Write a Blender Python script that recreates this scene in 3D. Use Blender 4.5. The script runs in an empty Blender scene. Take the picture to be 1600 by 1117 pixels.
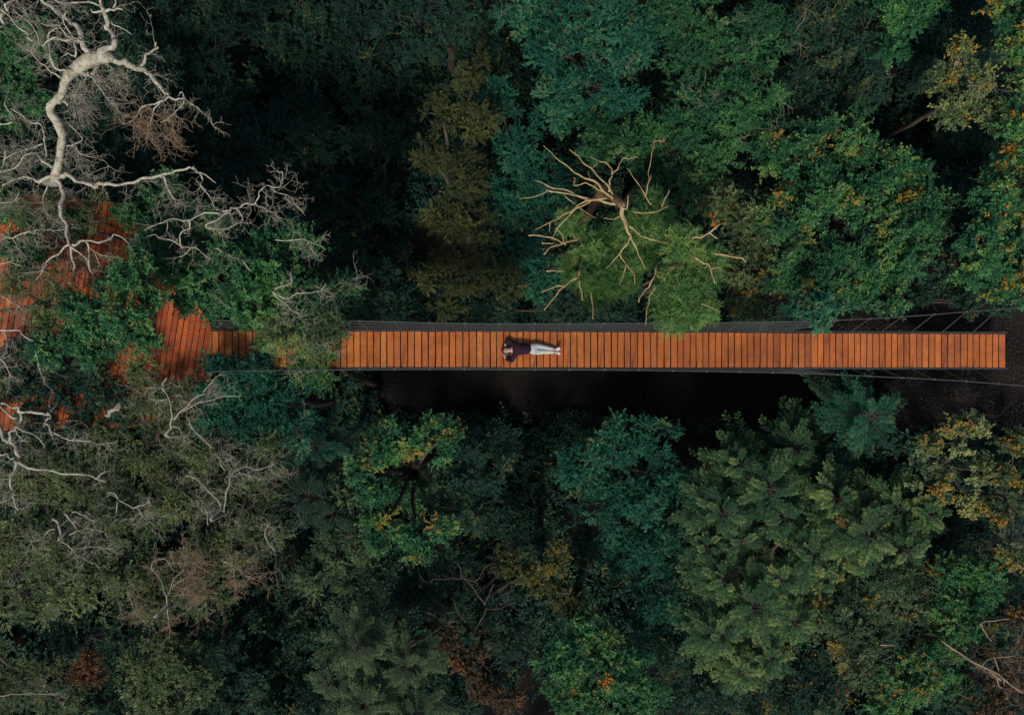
import bpy, math, random
import numpy as np
from mathutils import Vector

R = math.radians
rng = np.random.default_rng(7)
random.seed(7)
sc = bpy.context.scene
COL = sc.collection
D = 22.0            # camera height above the bridge deck
PPM = 52.5          # photograph pixels per metre on the deck


def P(px, py, z=0.0):
    """pixel of the photograph -> world point at height z"""
    s = (D - z) / D / PPM
    return np.array([(px - 800.0) * s, -(py - 558.5) * s, z])


def mpp(z):
    return (D - z) / D / PPM


# ------------------------------------------------------------------ helpers
class MB:
    def __init__(self):
        self.v, self.f, self.t, self.n = [], [], [], 0

    def add(self, v, f, t=None):
        v = np.asarray(v, dtype=np.float32).reshape(-1, 3)
        f = np.asarray(f, dtype=np.int64).reshape(-1, 4)
        self.v.append(v)
        self.f.append(f + self.n)
        if t is None:
            t = np.full(len(v), 0.5, dtype=np.float32)
        elif np.isscalar(t):
            t = np.full(len(v), t, dtype=np.float32)
        self.t.append(np.asarray(t, dtype=np.float32))
        self.n += len(v)

    def box(self, c, sx, sy, sz, rot=0.0, t=None):
        hx, hy, hz = sx / 2, sy / 2, sz / 2
        q = np.array([[-hx, -hy, -hz], [hx, -hy, -hz], [hx, hy, -hz], [-hx, hy, -hz],
                      [-hx, -hy, hz], [hx, -hy, hz], [hx, hy, hz], [-hx, hy, hz]])
        cr, sr = math.cos(rot), math.sin(rot)
        w = q.copy()
        w[:, 0] = q[:, 0] * cr - q[:, 1] * sr
        w[:, 1] = q[:, 0] * sr + q[:, 1] * cr
        self.add(w + np.asarray(c), [[0, 3, 2, 1], [4, 5, 6, 7], [0, 1, 5, 4], [1, 2, 6, 5], [2, 3, 7, 6], [3, 0, 4, 7]], t)

    def tube(self, pts, radii, sides=6, t=None, cap=True, bump=0.0):
        p = np.asarray(pts, dtype=np.float64)
        n = len(p)
        r = np.asarray(radii, dtype=np.float64)
        if r.ndim == 0:
            r = np.full(n, float(r))
        tan = np.gradient(p, axis=0)
        tan /= np.linalg.norm(tan, axis=1, keepdims=True) + 1e-9
        ref = np.array([0.31, 0.22, 0.93]) if abs(tan[0, 2]) < 0.8 else np.array([0.95, 0.3, 0.1])
        u = np.cross(tan, ref)
        u /= np.linalg.norm(u, axis=1, keepdims=True) + 1e-9
        w = np.cross(tan, u)
        a = np.arange(sides) * 2 * math.pi / sides
        rr = np.repeat(r[:, None], sides, 1)
        if bump:
            rr = rr * (1 + bump * (rng.random((n, sides)) - 0.5))
        ring = p[:, None, :] + rr[:, :, None] * (np.cos(a)[None, :, None] * u[:, None, :] + np.sin(a)[None, :, None] * w[:, None, :])
        v = ring.reshape(-1, 3)
        i = np.arange(n - 1)[:, None] * sides
        j = np.arange(sides)[None, :]
        j2 = (j + 1) % sides
        f = np.stack([i + j, i + j2, i + sides + j2, i + sides + j], -1).reshape(-1, 4)
        if cap:
            v = np.vstack([v, p[0] - tan[0] * r[0] * .3, p[-1] + tan[-1] * r[-1] * .6])
            c0, c1 = n * sides, n * sides + 1
            jj = np.arange(0, sides, 2)
            f = np.vstack([f, np.stack([np.full(len(jj), c0), (jj + 2) % sides, (jj + 1) % sides, jj], -1),
                           np.stack([np.full(len(jj), c1), (n - 1) * sides + jj, (n - 1) * sides + (jj + 1) % sides,
                                     (n - 1) * sides + (jj + 2) % sides], -1)])
        self.add(v, f, t)

    def build(self, name, mat, parent=None, smooth=False):
        v = np.concatenate(self.v)
        f = np.concatenate(self.f)
        me = bpy.data.meshes.new(name)
        me.vertices.add(len(v))
        me.vertices.foreach_set('co', v.ravel())
        me.loops.add(len(f) * 4)
        me.loops.foreach_set('vertex_index', f.astype(np.int32).ravel())
        me.polygons.add(len(f))
        me.polygons.foreach_set('loop_start', np.arange(len(f), dtype=np.int32) * 4)
        if smooth:
            me.polygons.foreach_set('use_smooth', np.ones(len(f), dtype=bool))
        else:
            me.polygons.foreach_set('use_smooth', np.zeros(len(f), dtype=bool))
        at = me.attributes.new('tint', 'FLOAT', 'POINT')
        at.data.foreach_set('value', np.concatenate(self.t))
        me.update(calc_edges=True)
        me.materials.append(mat)
        o = bpy.data.objects.new(name, me)
        COL.objects.link(o)
        if parent is not None:
            o.parent = parent
            # parents are unrotated empties: subtract their place so that the world place stays
            o.location = -Vector(parent.location) if parent.type == 'EMPTY' else (0, 0, 0)
        return o


def thing(name, label, cat, loc, group=None):
    o = bpy.data.objects.new(name, None)
    COL.objects.link(o)
    o.empty_display_size = 0.3
    o.location = [float(c) for c in loc]
    o['label'] = label
    o['category'] = cat
    if group:
        o['group'] = group
    return o


def unit(a):
    return a / (np.linalg.norm(a, axis=-1, keepdims=True) + 1e-9)


# ---------------------------------------------------------------- materials
def nodes(name):
    m = bpy.data.materials.new(name)
    m.use_nodes = True
    nt = m.node_tree
    nt.nodes.clear()
    out = nt.nodes.new('ShaderNodeOutputMaterial')
    return m, nt, out


def ramp(nt, stops):
    r = nt.nodes.new('ShaderNodeValToRGB')
    el = r.color_ramp.elements
    while len(el) < len(stops):
        el.new(0.5)
    for e, (p, c) in zip(el, stops):
        e.position = p
        e.color = (*c, 1)
    return r


def leaf_mat(name, c0, c1, c2, accent=(.3, .1, .02), trans=.34, rough=.6, spec=.22):
    m, nt, out = nodes(name)
    at = nt.nodes.new('ShaderNodeAttribute')
    at.attribute_name = 'tint'
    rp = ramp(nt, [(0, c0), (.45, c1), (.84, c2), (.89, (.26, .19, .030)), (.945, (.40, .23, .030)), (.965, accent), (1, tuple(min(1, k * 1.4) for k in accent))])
    nt.links.new(at.outputs['Fac'], rp.inputs[0])
    bs = nt.nodes.new('ShaderNodeBsdfPrincipled')
    bs.inputs['Roughness'].default_value = rough
    bs.inputs['Specular IOR Level'].default_value = spec
    tr = nt.nodes.new('ShaderNodeBsdfTranslucent')
    mx = nt.nodes.new('ShaderNodeMixShader')
    mx.inputs[0].default_value = trans
    nt.links.new(rp.outputs[0], bs.inputs['Base Color'])
    nt.links.new(rp.outputs[0], tr.inputs['Color'])
    nt.links.new(bs.outputs[0], mx.inputs[1])
    nt.links.new(tr.outputs[0], mx.inputs[2])
    nt.links.new(mx.outputs[0], out.inputs[0])
    return m


def noise_mat(name, stops, scale=8.0, detail=6, rough=.8, bump=.3, stretch=(1, 1, 1), spec=.3, metallic=0, dist=.02, rgh=.6, use_tint=0.0, stain=None):
    m, nt, out = nodes(name)
    tc = nt.nodes.new('ShaderNodeTexCoord')
    mp = nt.nodes.new('ShaderNodeMapping')
    mp.inputs['Scale'].default_value = stretch
    nz = nt.nodes.new('ShaderNodeTexNoise')
    nz.inputs['Scale'].default_value = scale
    nz.inputs['Detail'].default_value = detail
    nz.inputs['Roughness'].default_value = rgh
    nt.links.new(tc.outputs['Object'], mp.inputs[0])
    nt.links.new(mp.outputs[0], nz.inputs['Vector'])
    rp = ramp(nt, stops)
    src = nz.outputs['Fac']
    if use_tint:
        at = nt.nodes.new('ShaderNodeAttribute')
        at.attribute_name = 'tint'
        ma = nt.nodes.new('ShaderNodeMath')
        ma.operation = 'MULTIPLY_ADD'
        ma.inputs[1].default_value = use_tint
        nt.links.new(at.outputs['Fac'], ma.inputs[0])
        m2 = nt.nodes.new('ShaderNodeMath')
        m2.operation = 'MULTIPLY'
        m2.inputs[1].default_value = 1 - use_tint
        nt.links.new(nz.outputs['Fac'], m2.inputs[0])
        nt.links.new(m2.outputs[0], ma.inputs[2])
        src = ma.outputs[0]
    nt.links.new(src, rp.inputs[0])
    bs = nt.nodes.new('ShaderNodeBsdfPrincipled')
    bs.inputs['Roughness'].default_value = rough
    bs.inputs['Specular IOR Level'].default_value = spec
    bs.inputs['Metallic'].default_value = metallic
    col_out = rp.outputs[0]
    if stain:
        sn = nt.nodes.new('ShaderNodeTexNoise')
        sn.inputs['Scale'].default_value = stain[0]
        sn.inputs['Detail'].default_value = 8
        sn.inputs['Roughness'].default_value = .68
        nt.links.new(tc.outputs['Object'], sn.inputs['Vector'])
        sr = ramp(nt, [(.36, stain[1]), (.56, stain[2])])
        nt.links.new(sn.outputs['Fac'], sr.inputs[0])
        mu = nt.nodes.new('ShaderNodeMix')
        mu.data_type = 'RGBA'
        mu.blend_type = 'MULTIPLY'
        mu.inputs['Factor'].default_value = 1
        nt.links.new(rp.outputs[0], mu.inputs['A'])
        nt.links.new(sr.outputs[0], mu.inputs['B'])
        col_out = mu.outputs['Result']
    nt.links.new(col_out, bs.inputs['Base Color'])
    if bump:
        bp = nt.nodes.new('ShaderNodeBump')
        bp.inputs['Strength'].default_value = bump
        bp.inputs['Distance'].default_value = dist
        nt.links.new(nz.outputs['Fac'], bp.inputs['Height'])
        nt.links.new(bp.outputs[0], bs.inputs['Normal'])
    nt.links.new(bs.outputs[0], out.inputs[0])
    return m


OR = (.42, .13, .015)
M = {
    'teal': leaf_mat('teal_leaves', (.007, .050, .034), (.014, .100, .062), (.050, .205, .108), OR),
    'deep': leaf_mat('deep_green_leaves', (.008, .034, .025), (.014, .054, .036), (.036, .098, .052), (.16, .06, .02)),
    'green': leaf_mat('green_leaves', (.016, .072, .034), (.038, .142, .052), (.120, .260, .075), OR),
    'olive': leaf_mat('olive_leaves', (.044, .078, .032), (.108, .155, .062), (.260, .310, .120), OR),
    'yellow': leaf_mat('yellow_leaves', (.032, .046, .016), (.068, .080, .024), (.150, .150, .036), OR),
    'bright': leaf_mat('bright_green_leaves', (.018, .090, .042), (.046, .170, .060), (.180, .310, .075), OR),
    'fine': leaf_mat('fine_green_leaves', (.036, .110, .034), (.085, .205, .056), (.230, .340, .095), OR),
    'grey': leaf_mat('grey_green_leaves', (.030, .066, .034), (.070, .128, .058), (.180, .235, .100), OR),
    'fern': leaf_mat('feathery_leaves', (.018, .074, .038), (.056, .148, .057), (.285, .365, .118), OR),
    'orange': leaf_mat('orange_leaves', (.05, .06, .014), (.16, .095, .018), (.40, .15, .02), OR),
    'rust': leaf_mat('rust_leaves', (.05, .042, .020), (.09, .050, .024), (.20, .080, .03), (.4, .1, .03)),
    'bark': noise_mat('brown_bark', [(.25, (.022, .017, .013)), (.75, (.075, .058, .043))], 9, stretch=(1, 1, .3)),
    'white_bark': noise_mat('bleached_bark', [(.30, (.09, .080, .062)), (.42, (.19, .16, .12)), (.50, (.28, .265, .21)), (.66, (.37, .37, .32))], 7, 9, rough=.8, bump=.8, rgh=.72),
    'twig': noise_mat('dry_twig_bark', [(.25, (.10, .09, .07)), (.75, (.30, .28, .22))], 6, bump=0),
    'brown_twig': noise_mat('reddish_twig_bark', [(.25, (.10, .065, .042)), (.75, (.27, .19, .12))], 6, bump=0),
    'pale_wood': noise_mat('pale_dead_wood', [(.25, (.13, .08, .04)), (.5, (.30, .21, .10)), (.75, (.47, .38, .20))], 7, rough=.7, bump=.4, rgh=.7),
    'wood': noise_mat('red_orange_decking', [(.16, (.11, .040, .022)), (.34, (.245, .070, .022)), (.52, (.40, .108, .022)), (.68, (.50, .158, .027)), (.86, (.50, .21, .06))],
                      7, 7, rough=.62, bump=.25, stretch=(5, .7, 1), dist=.004, use_tint=.5, stain=(1.3, (.66, .66, .74), (1, 1, 1))),
    'old_wood': noise_mat('weathered_decking', [(.16, (.12, .032, .014)), (.36, (.24, .050, .015)), (.58, (.37, .080, .017)), (.85, (.45, .125, .032))],
                          6, 7, rough=.66, bump=.25, stretch=(5, .7, 1), dist=.004, use_tint=.5, stain=(1.1, (.42, .40, .42), (1, 1, 1))),
    'beam': noise_mat('dark_steel_beam', [(.2, (.012, .014, .018)), (.8, (.035, .038, .046))], 12, rough=.55, bump=.1),
    'wire': noise_mat('galvanised_wire', [(.2, (.022, .026, .026)), (.8, (.055, .062, .058))], 20, rough=.6, bump=0, metallic=.2),
    'cable': noise_mat('steel_cable', [(.2, (.032, .035, .034)), (.8, (.080, .085, .080))], 20, rough=.6, bump=0, metallic=.2),
    'dead_trunk': noise_mat('brown_dead_trunk', [(.3, (.05, .030, .018)), (.7, (.22, .13, .07))], 7, stretch=(1, 1, .4)),
    'litter': leaf_mat('fallen_leaves', (.010, .009, .008), (.026, .017, .013), (.07, .040, .024), OR, trans=.05),
    'soil': None,
}


def soil():
    m, nt, out = nodes('dark_forest_soil')
    tc = nt.nodes.new('ShaderNodeTexCoord')
    n1 = nt.nodes.new('ShaderNodeTexNoise')
    n1.inputs['Scale'].default_value = .6
    n1.inputs['Detail'].default_value = 10
    n1.inputs['Roughness'].default_value = .7
    n2 = nt.nodes.new('ShaderNodeTexNoise')
    n2.inputs['Scale'].default_value = 22
    n2.inputs['Detail'].default_value = 6
    for n in (n1, n2):
        nt.links.new(tc.outputs['Object'], n.inputs['Vector'])
    ad = nt.nodes.new('ShaderNodeMath')
    ad.operation = 'MULTIPLY_ADD'
    ad.inputs[1].default_value = .5
    hf = nt.nodes.new('ShaderNodeMath')
    hf.operation = 'MULTIPLY'
    hf.inputs[1].default_value = .5
    nt.links.new(n1.outputs['Fac'], hf.inputs[0])
    nt.links.new(n2.outputs['Fac'], ad.inputs[0])
    nt.links.new(hf.outputs[0], ad.inputs[2])
    rp = ramp(nt, [(.30, (.004, .005, .005)), (.48, (.009, .0085, .008)), (.58, (.017, .014, .012)), (.70, (.036, .027, .020))])
    nt.links.new(ad.outputs[0], rp.inputs[0])
    bs = nt.nodes.new('ShaderNodeBsdfPrincipled')
    bs.inputs['Roughness'].default_value = .95
    bs.inputs['Specular IOR Level'].default_value = .1
    bp = nt.nodes.new('ShaderNodeBump')
    bp.inputs['Strength'].default_value = .7
    bp.inputs['Distance'].default_value = .06
    nt.links.new(n2.outputs['Fac'], bp.inputs['Height'])
    nt.links.new(bp.outputs[0], bs.inputs['Normal'])
    nt.links.new(rp.outputs[0], bs.inputs['Base Color'])
    nt.links.new(bs.outputs[0], out.inputs[0])
    return m


M['soil'] = soil()


# ------------------------------------------------------------------ terrain
def sstep(a, b, x):
    t = np.clip((x - a) / (b - a), 0, 1)
    return t * t * (3 - 2 * t)


def ground(x, y):
    x = np.asarray(x, dtype=np.float64)
    y = np.asarray(y, dtype=np.float64)
    s_ = 1 - sstep(3.2, 8.5, np.abs(y - .3))
    h = -11.5 + (5.4 + 4.5 * s_) * sstep(6.0, 15.0, x) + 8.0 * (1 - sstep(-21.0, -10.0, x))
    h = h + .35 * np.sin(x * .7 + 1.3 * np.sin(y * .4)) * np.cos(y * .6) + .15 * np.sin(2.1 * x + y) * np.sin(1.7 * y)
    return h - .25 * sstep(13, 16, x)


ax = np.concatenate([[-900, -400, -150, -70, -40], np.arange(-26, 26.01, .4), [40, 70, 150, 400, 900]])
gx, gy = np.meshgrid(ax, ax, indexing='ij')
gz = ground(np.clip(gx, -30, 30), np.clip(gy, -30, 30))
n = len(ax)
ii, jj = np.meshgrid(np.arange(n - 1), np.arange(n - 1), indexing='ij')
gf = np.stack([ii * n + jj, (ii + 1) * n + jj, (ii + 1) * n + jj + 1, ii * n + jj + 1], -1).reshape(-1, 4)
mb = MB()
mb.add(np.stack([gx, gy, gz], -1).reshape(-1, 3), gf)
g = mb.build('ground', M['soil'], smooth=True)
g['kind'] = 'structure'


# ------------------------------------------------------------------- leaves
def leaf_quads(mb, p, d, nrm, L, W, tint, fold=.25, droop=.15):
    """p,d,nrm: (N,3); L,W,tint: (N,)"""
    d = unit(d)
    s = unit(np.cross(nrm, d))
    nn = np.cross(d, s)
    L = L[:, None]
    W = W[:, None]
    a = p
    m = p + d * L * .45
    b = m + s * W + nn * W * fold
    c = p + d * L - nn * L * droop
    e = m - s * W + nn * W * fold
    v = np.stack([a, b, c, e], 1).reshape(-1, 3)
    N = len(p)
    f = np.arange(N * 4).reshape(N, 4)
    mb.add(v, f, np.repeat(tint, 4))


# style: twigs per clump, leaves per twig, twig length, leaf length, half width, leaf angle, clump spacing, droop, spread
STY = {
    'broad': dict(K=11, ML=11, TL=.42, L=.098, W=.029, ang=55, sp=.42, droop=.15, spread=1.0),
    'small': dict(K=13, ML=14, TL=.40, L=.070, W=.0195, ang=50, sp=.42, droop=.1, spread=1.0),
    'big':   dict(K=8, ML=11, TL=.50, L=.14, W=.040, ang=60, sp=.55, droop=.25, spread=1.0),
    'fine':  dict(K=15, ML=13, TL=.40, L=.14, W=.009, ang=35, sp=.36, droop=.35, spread=1.2),
    'twiggy': dict(K=11, ML=12, TL=.42, L=.060, W=.0165, ang=50, sp=.46, droop=.1, spread=1.1),
}


def dome_dirs(nn, low=-.25):
    z = rng.uniform(low, 1, nn)
    a = rng.uniform(0, 2 * math.pi, nn)
    q = np.sqrt(1 - z * z)
    return np.stack([q * np.cos(a), q * np.sin(a), z], -1)


def clump_leaves(mb, c, axis, S, tbase, tvar, size=1.0, accent=0.0):
    """leaves in clumps; c (C,3) clump bases, axis (C,3)"""
    C = len(c)
    K, ML = S['K'], S['ML']
    TL = S['TL'] * size
    csz = rng.uniform(.7, 1.35, (C, 1, 1))
    d = unit(axis[:, None, :] * .75 + S['spread'] * unit(rng.normal(size=(C, K, 3))) + np.array([0, 0, .12]))
    tl = TL * rng.uniform(.55, 1.15, (C, K, 1)) * csz
    t = (np.arange(ML)[None, None, :] + rng.random((C, K, ML))) / ML
    t = .18 + .82 * t
    pos = c[:, None, None, :] + d[:, :, None, :] * (tl[:, :, :] * t)[..., None]
    pos = pos - np.array([0, 0, 1]) * (S['droop'] * tl * t * t)[..., None]
    up = unit(axis[:, None, None, :] * .6 + np.array([0, 0, .9]) + .55 * rng.normal(size=(C, K, ML, 3)))
    dd = np.broadcast_to(d[:, :, None, :], pos.shape)
    side = unit(np.cross(up, dd)) * np.where(np.arange(ML) % 2 == 0, 1.0, -1.0)[None, None, :, None]
    an = R(S['ang']) * rng.uniform(.4, 1.3, (C, K, ML, 1))
    ld = dd * np.cos(an) + side * np.sin(an) + np.array([0, 0, -S['droop'] * .9]) + .22 * rng.normal(size=pos.shape)
    Nn = C * K * ML
    L = S['L'] * size * rng.uniform(.6, 1.25, Nn)
    W = S['W'] * size * rng.uniform(.7, 1.2, Nn)
    tc = np.clip(tbase + 1.25 * tvar * rng.normal(size=(C, 1, 1)) + .10 * np.sin(c[:, 0] * 1.9 + 2 * np.sin(c[:, 1] * 1.3))[:, None, None], .02, .8)
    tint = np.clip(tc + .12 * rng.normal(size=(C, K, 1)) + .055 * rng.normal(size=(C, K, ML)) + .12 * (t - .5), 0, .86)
    if accent:
        acc = (rng.random((C, 1, 1)) < accent) & (rng.random((C, K, ML)) < .6)
        tint = np.where(acc, np.clip((.90 + .10 * rng.random((C, 1, 1)) ** 3.2) + .015 * rng.normal(size=tint.shape), .885, 1), tint)
    leaf_quads(mb, pos.reshape(-1, 3), ld.reshape(-1, 3), up.reshape(-1, 3), L, W, tint.reshape(-1))


def spray_leaves(mb, wood, base, d, length, tbase, tvar, size=1.0, accent=0.0, droop=.25):
    """flat feathery boughs: base (B,3), d (B,3), length (B,)"""
    B = len(base)
    T = 26
    t = (np.arange(T)[None, :] + rng.random((B, T)) * .6) / T
    t = .14 + .86 * t
    hd = unit(d)
    u = np.array([0, 0, 1.0])
    pos = base[:, None, :] + hd[:, None, :] * (length[:, None] * t)[..., None] - u * (droop * length[:, None] * t ** 2)[..., None]
    tang = unit(hd[:, None, :] - u * (2 * droop * t)[..., None])
    side = unit(np.cross(u, tang)) * np.where(np.arange(T) % 2 == 0, 1., -1.)[None, :, None]
    an = R(52) * rng.uniform(.75, 1.2, (B, T, 1))
    td = unit(tang * np.cos(an) + side * np.sin(an) - u * .10 + .10 * rng.normal(size=pos.shape))
    prof = np.minimum(1.0, t / .35) * (1.06 - t) ** .75
    tl = np.minimum(.24 * length[:, None], .33) * size * prof * rng.uniform(.6, 1.25, (B, T)) + .05
    Mn = 10
    s = (np.arange(Mn)[None, None, :] + rng.random((B, T, Mn))) / Mn
    s = .05 + .95 * s
    lp = pos[:, :, None, :] + td[:, :, None, :] * (tl[..., None] * s)[..., None] - u * (.12 * tl[..., None] * s * s)[..., None]
    up = unit(u + .45 * rng.normal(size=lp.shape))
    tdd = np.broadcast_to(td[:, :, None, :], lp.shape)
    ls = unit(np.cross(up, tdd)) * np.where(np.arange(Mn) % 2 == 0, 1., -1.)[None, None, :, None]
    la = R(42) * rng.uniform(.5, 1.3, (B, T, Mn, 1))
    ld = tdd * np.cos(la) + ls * np.sin(la) + .15 * rng.normal(size=lp.shape) - u * .1
    Nn = B * T * Mn
    L = .070 * size * rng.uniform(.6, 1.25, Nn)
    W = .0115 * size * rng.uniform(.7, 1.3, Nn)
    tb = np.clip(tbase + tvar * rng.normal(size=(B, 1, 1)), 0, .8)
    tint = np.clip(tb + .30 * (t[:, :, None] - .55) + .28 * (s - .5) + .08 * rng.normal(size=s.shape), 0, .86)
    if accent:
        acc = (rng.random((B, 1, 1)) < accent) & (rng.random((B, T, Mn)) < .5) & (t[:, :, None] > .6)
        tint = np.where(acc, np.clip((.90 + .10 * rng.random((B, 1, 1)) ** 3.2) + .015 * rng.normal(size=tint.shape), .885, 1), tint)
    leaf_quads(mb, lp.reshape(-1, 3), ld.reshape(-1, 3), up.reshape(-1, 3), L, W, tint.reshape(-1))
    if wood is not None:
        for k in range(B):
            q = pos[k, ::5]
            wood.tube(np.vstack([base[k], q]), np.linspace(.018, .005, len(q) + 1), 4, cap=False)


def curvy(a, b, nn, amp, sag=0.0):
    t = np.linspace(0, 1, nn)[:, None]
    p = a + (b - a) * t
    w = np.cumsum(rng.normal(size=(nn, 3)), 0)
    w = w - w[0] - (w[-1] - w[0]) * t
    return p + amp * w + np.array([0, 0, 1.0]) * (sag * np.sin(t * math.pi))


def twig_bush(mb, p, d, length, r, depth=2, wander=.35, grav=-.03, kids=3, t=.5):
    """a wandering bare twig with side twigs"""
    nn = 7
    step = length / (nn - 1)
    pts = [np.array(p, dtype=float)]
    dd = np.array(d, dtype=float)
    dd /= np.linalg.norm(dd) + 1e-9
    dirs = [dd]
    for k in range(nn - 1):
        dd = dd + wander * rng.normal(size=3) + np.array([0, 0, grav])
        dd /= np.linalg.norm(dd) + 1e-9
        pts.append(pts[-1] + dd * step)
        dirs.append(dd)
    mb.tube(pts, np.linspace(r, max(.0025, r * .35), nn), 4 if r < .012 else 5, cap=False, t=t)
    if depth > 0:
        for k in range(kids):
            i = rng.integers(1, nn)
            o = rng.normal(size=3)
            o -= dirs[i] * o.dot(dirs[i])
            o /= np.linalg.norm(o) + 1e-9
            twig_bush(mb, pts[i], dirs[i] * .75 + o * .7, length * rng.uniform(.4, .7), max(.003, r * .62), depth - 1, wander, grav, kids, t)


TREES = []


def tree(name, label, style, pal, lobes, tb=.38, tv=.14, size=1.0, accent=0.0, dens=1.0, twigs=0, twig_mat='twig',
         flat=.75, base=None, trunk_r=.16, group='trees of the forest', limbs=None, bare=0, cat='tree', bark='bark', inner=.45):
    cs, rs, hs = [], [], []
    for (px, py, rp, z) in lobes:
        r = rp * mpp(z)
        h = r * flat
        c = P(px, py, z - h)
        cs.append(c)
        rs.append(r)
        hs.append(h)
    cs = np.array(cs)
    mean = np.average(cs, axis=0, weights=np.array(rs) ** 2)
    if base is None:
        bx, by = mean[0], mean[1]
    else:
        bx, by = base
    bz = float(ground(bx, by)) - .1
    root = thing(name, label, cat, (bx, by, bz), group)
    wood = MB()
    top = max(c[2] for c in cs)
    fork = np.array([mean[0] * .7 + bx * .3, mean[1] * .7 + by * .3, max(bz + .6, min(c[2] for c in cs) - .5 * max(rs) - .2)])
    bpt = np.array([bx, by, bz - .3])
    pts = curvy(bpt, fork, 8, .05)
    wood.tube(pts, np.linspace(trunk_r * 1.35, trunk_r * .75, 8) * np.array([1.35, 1.1] + [1] * 6), 9, bump=.15)
    leaf = MB()
    bare_mb = MB()
    for c, r, h in zip(cs, rs, hs):
        lp = curvy(fork, c, 7, .06 * r, .1 * r)
        wood.tube(lp, np.linspace(trunk_r * .62, trunk_r * .28, 7), 7, bump=.15)
        if style == 'spray':
            nb = max(18, int(50 * dens * (r / 1.5) ** 1.2 + 10))
            u = rng.random(nb) ** .8
            az = rng.uniform(0, 2 * math.pi, nb)
            bz_ = c[2] + h - u * (h * 1.5)
            ln = r * (.32 + .80 * np.minimum(1, u * 1.25)) * rng.uniform(.65, 1.32, nb)
            b0 = np.stack([c[0] + .06 * np.cos(az), c[1] + .06 * np.sin(az), bz_], -1)
            el = .55 - .45 * u
            dd = np.stack([np.cos(az), np.sin(az), el * rng.uniform(.6, 1.3, nb)], -1)
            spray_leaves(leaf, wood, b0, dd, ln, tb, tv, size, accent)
            wood.tube(np.array([c - [0, 0, h], c, c + [0, 0, h * .9]]), [trunk_r * .4, trunk_r * .3, .012], 6)
            continue
        S = STY[style]
        sp = S['sp'] * size
        nc = max(8, int(2 * math.pi * r * r * .78 / (sp * sp) * dens))
        dirs = dome_dirs(nc)
        ni = int(nc * inner)
        dirs2 = dome_dirs(ni, -.5)
        # uneven outline: low-frequency lobing of the radius
        ph = rng.uniform(0, 6.28, 6)

        def rad(dv):
            a = np.arctan2(dv[:, 1], dv[:, 0])
            return 1 + .13 * np.sin(3 * a + ph[0] + 2 * dv[:, 2]) + .10 * np.sin(5 * a + ph[1]) * np.cos(4 * dv[:, 2] + ph[2]) + .08 * np.sin(8 * a + ph[3] + 5 * dv[:, 2])
        f1 = rad(dirs) * rng.uniform(.78, 1.04, nc)
        f2 = rad(dirs2) * rng.uniform(.35, .75, ni)
        dv = np.vstack([dirs, dirs2])
        f = np.concatenate([f1, f2])
        cc = c + dv * f[:, None] * np.array([r, r, h]) - unit(dv) * S['TL'] * size * .55
        axis = unit(dv + np.array([0, 0, .35]) + .25 * rng.normal(size=dv.shape))
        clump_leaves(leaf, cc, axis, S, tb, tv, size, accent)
        for k in range(0, len(cc), 3):
            m = c + (cc[k] - c) * .5 + rng.normal(size=3) * .08 * r
            wood.tube(np.array([c + rng.normal(size=3) * .05 * r, m, cc[k], cc[k] + axis[k] * .2]), [trunk_r * .2, .02, .011, .004], 4, cap=False)
        if twigs:
            for k in range(int(twigs * r * r)):
                i = rng.integers(0, nc)
                q = cc[i]
                twig_bush(bare_mb, q, axis[i] * .7 + rng.normal(size=3) * .5 + np.array([0, 0, .15]), rng.uniform(.45, 1.0), .0075, 2, .30, -.02, 3)
    wood.build('trunk', M[bark], root, smooth=True)
    leaf.build('crown', M[pal], root)
    if bare_mb.n:
        bare_mb.build('twig_sprays', M[twig_mat], root)
    TREES.append((root, leaf.n // 4))
    return root


# --- the shaded hollow at the upper left: deep, dark evergreens
DG = 'dark evergreens in the shaded hollow'
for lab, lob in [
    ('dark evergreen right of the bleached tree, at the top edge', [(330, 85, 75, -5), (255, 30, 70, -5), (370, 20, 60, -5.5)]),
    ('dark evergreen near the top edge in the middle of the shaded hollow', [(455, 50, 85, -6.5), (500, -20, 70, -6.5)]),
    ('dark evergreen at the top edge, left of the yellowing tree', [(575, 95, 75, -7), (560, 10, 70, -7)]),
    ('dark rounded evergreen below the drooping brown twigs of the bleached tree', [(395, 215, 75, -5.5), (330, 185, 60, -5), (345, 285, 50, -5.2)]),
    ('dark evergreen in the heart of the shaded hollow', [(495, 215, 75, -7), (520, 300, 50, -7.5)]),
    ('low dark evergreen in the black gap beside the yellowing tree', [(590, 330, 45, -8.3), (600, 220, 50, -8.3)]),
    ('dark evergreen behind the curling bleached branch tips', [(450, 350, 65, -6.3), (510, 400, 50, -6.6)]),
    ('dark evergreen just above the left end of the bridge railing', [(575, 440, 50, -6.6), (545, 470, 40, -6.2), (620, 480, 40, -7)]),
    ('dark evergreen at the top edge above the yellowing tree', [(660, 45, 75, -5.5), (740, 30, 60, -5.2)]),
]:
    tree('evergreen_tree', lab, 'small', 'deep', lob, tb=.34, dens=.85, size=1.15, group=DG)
tree('leafy_tree', 'dark green tree beneath the bleached limbs, behind their brown hanging twigs', 'small', 'deep',
     [(215, 235, 70, -2.5), (150, 200, 55, -2), (170, 300, 45, -2.2)], tb=.4, size=1.05, dens=.9)
tree('leafy_tree', 'dark green tree at the top edge behind the thick bleached trunk', 'small', 'deep',
     [(150, 40, 70, -3), (230, 110, 60, -3), (90, 120, 55, -2.6)], tb=.42, twigs=2, twig_mat='brown_twig', size=1.05)
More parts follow.
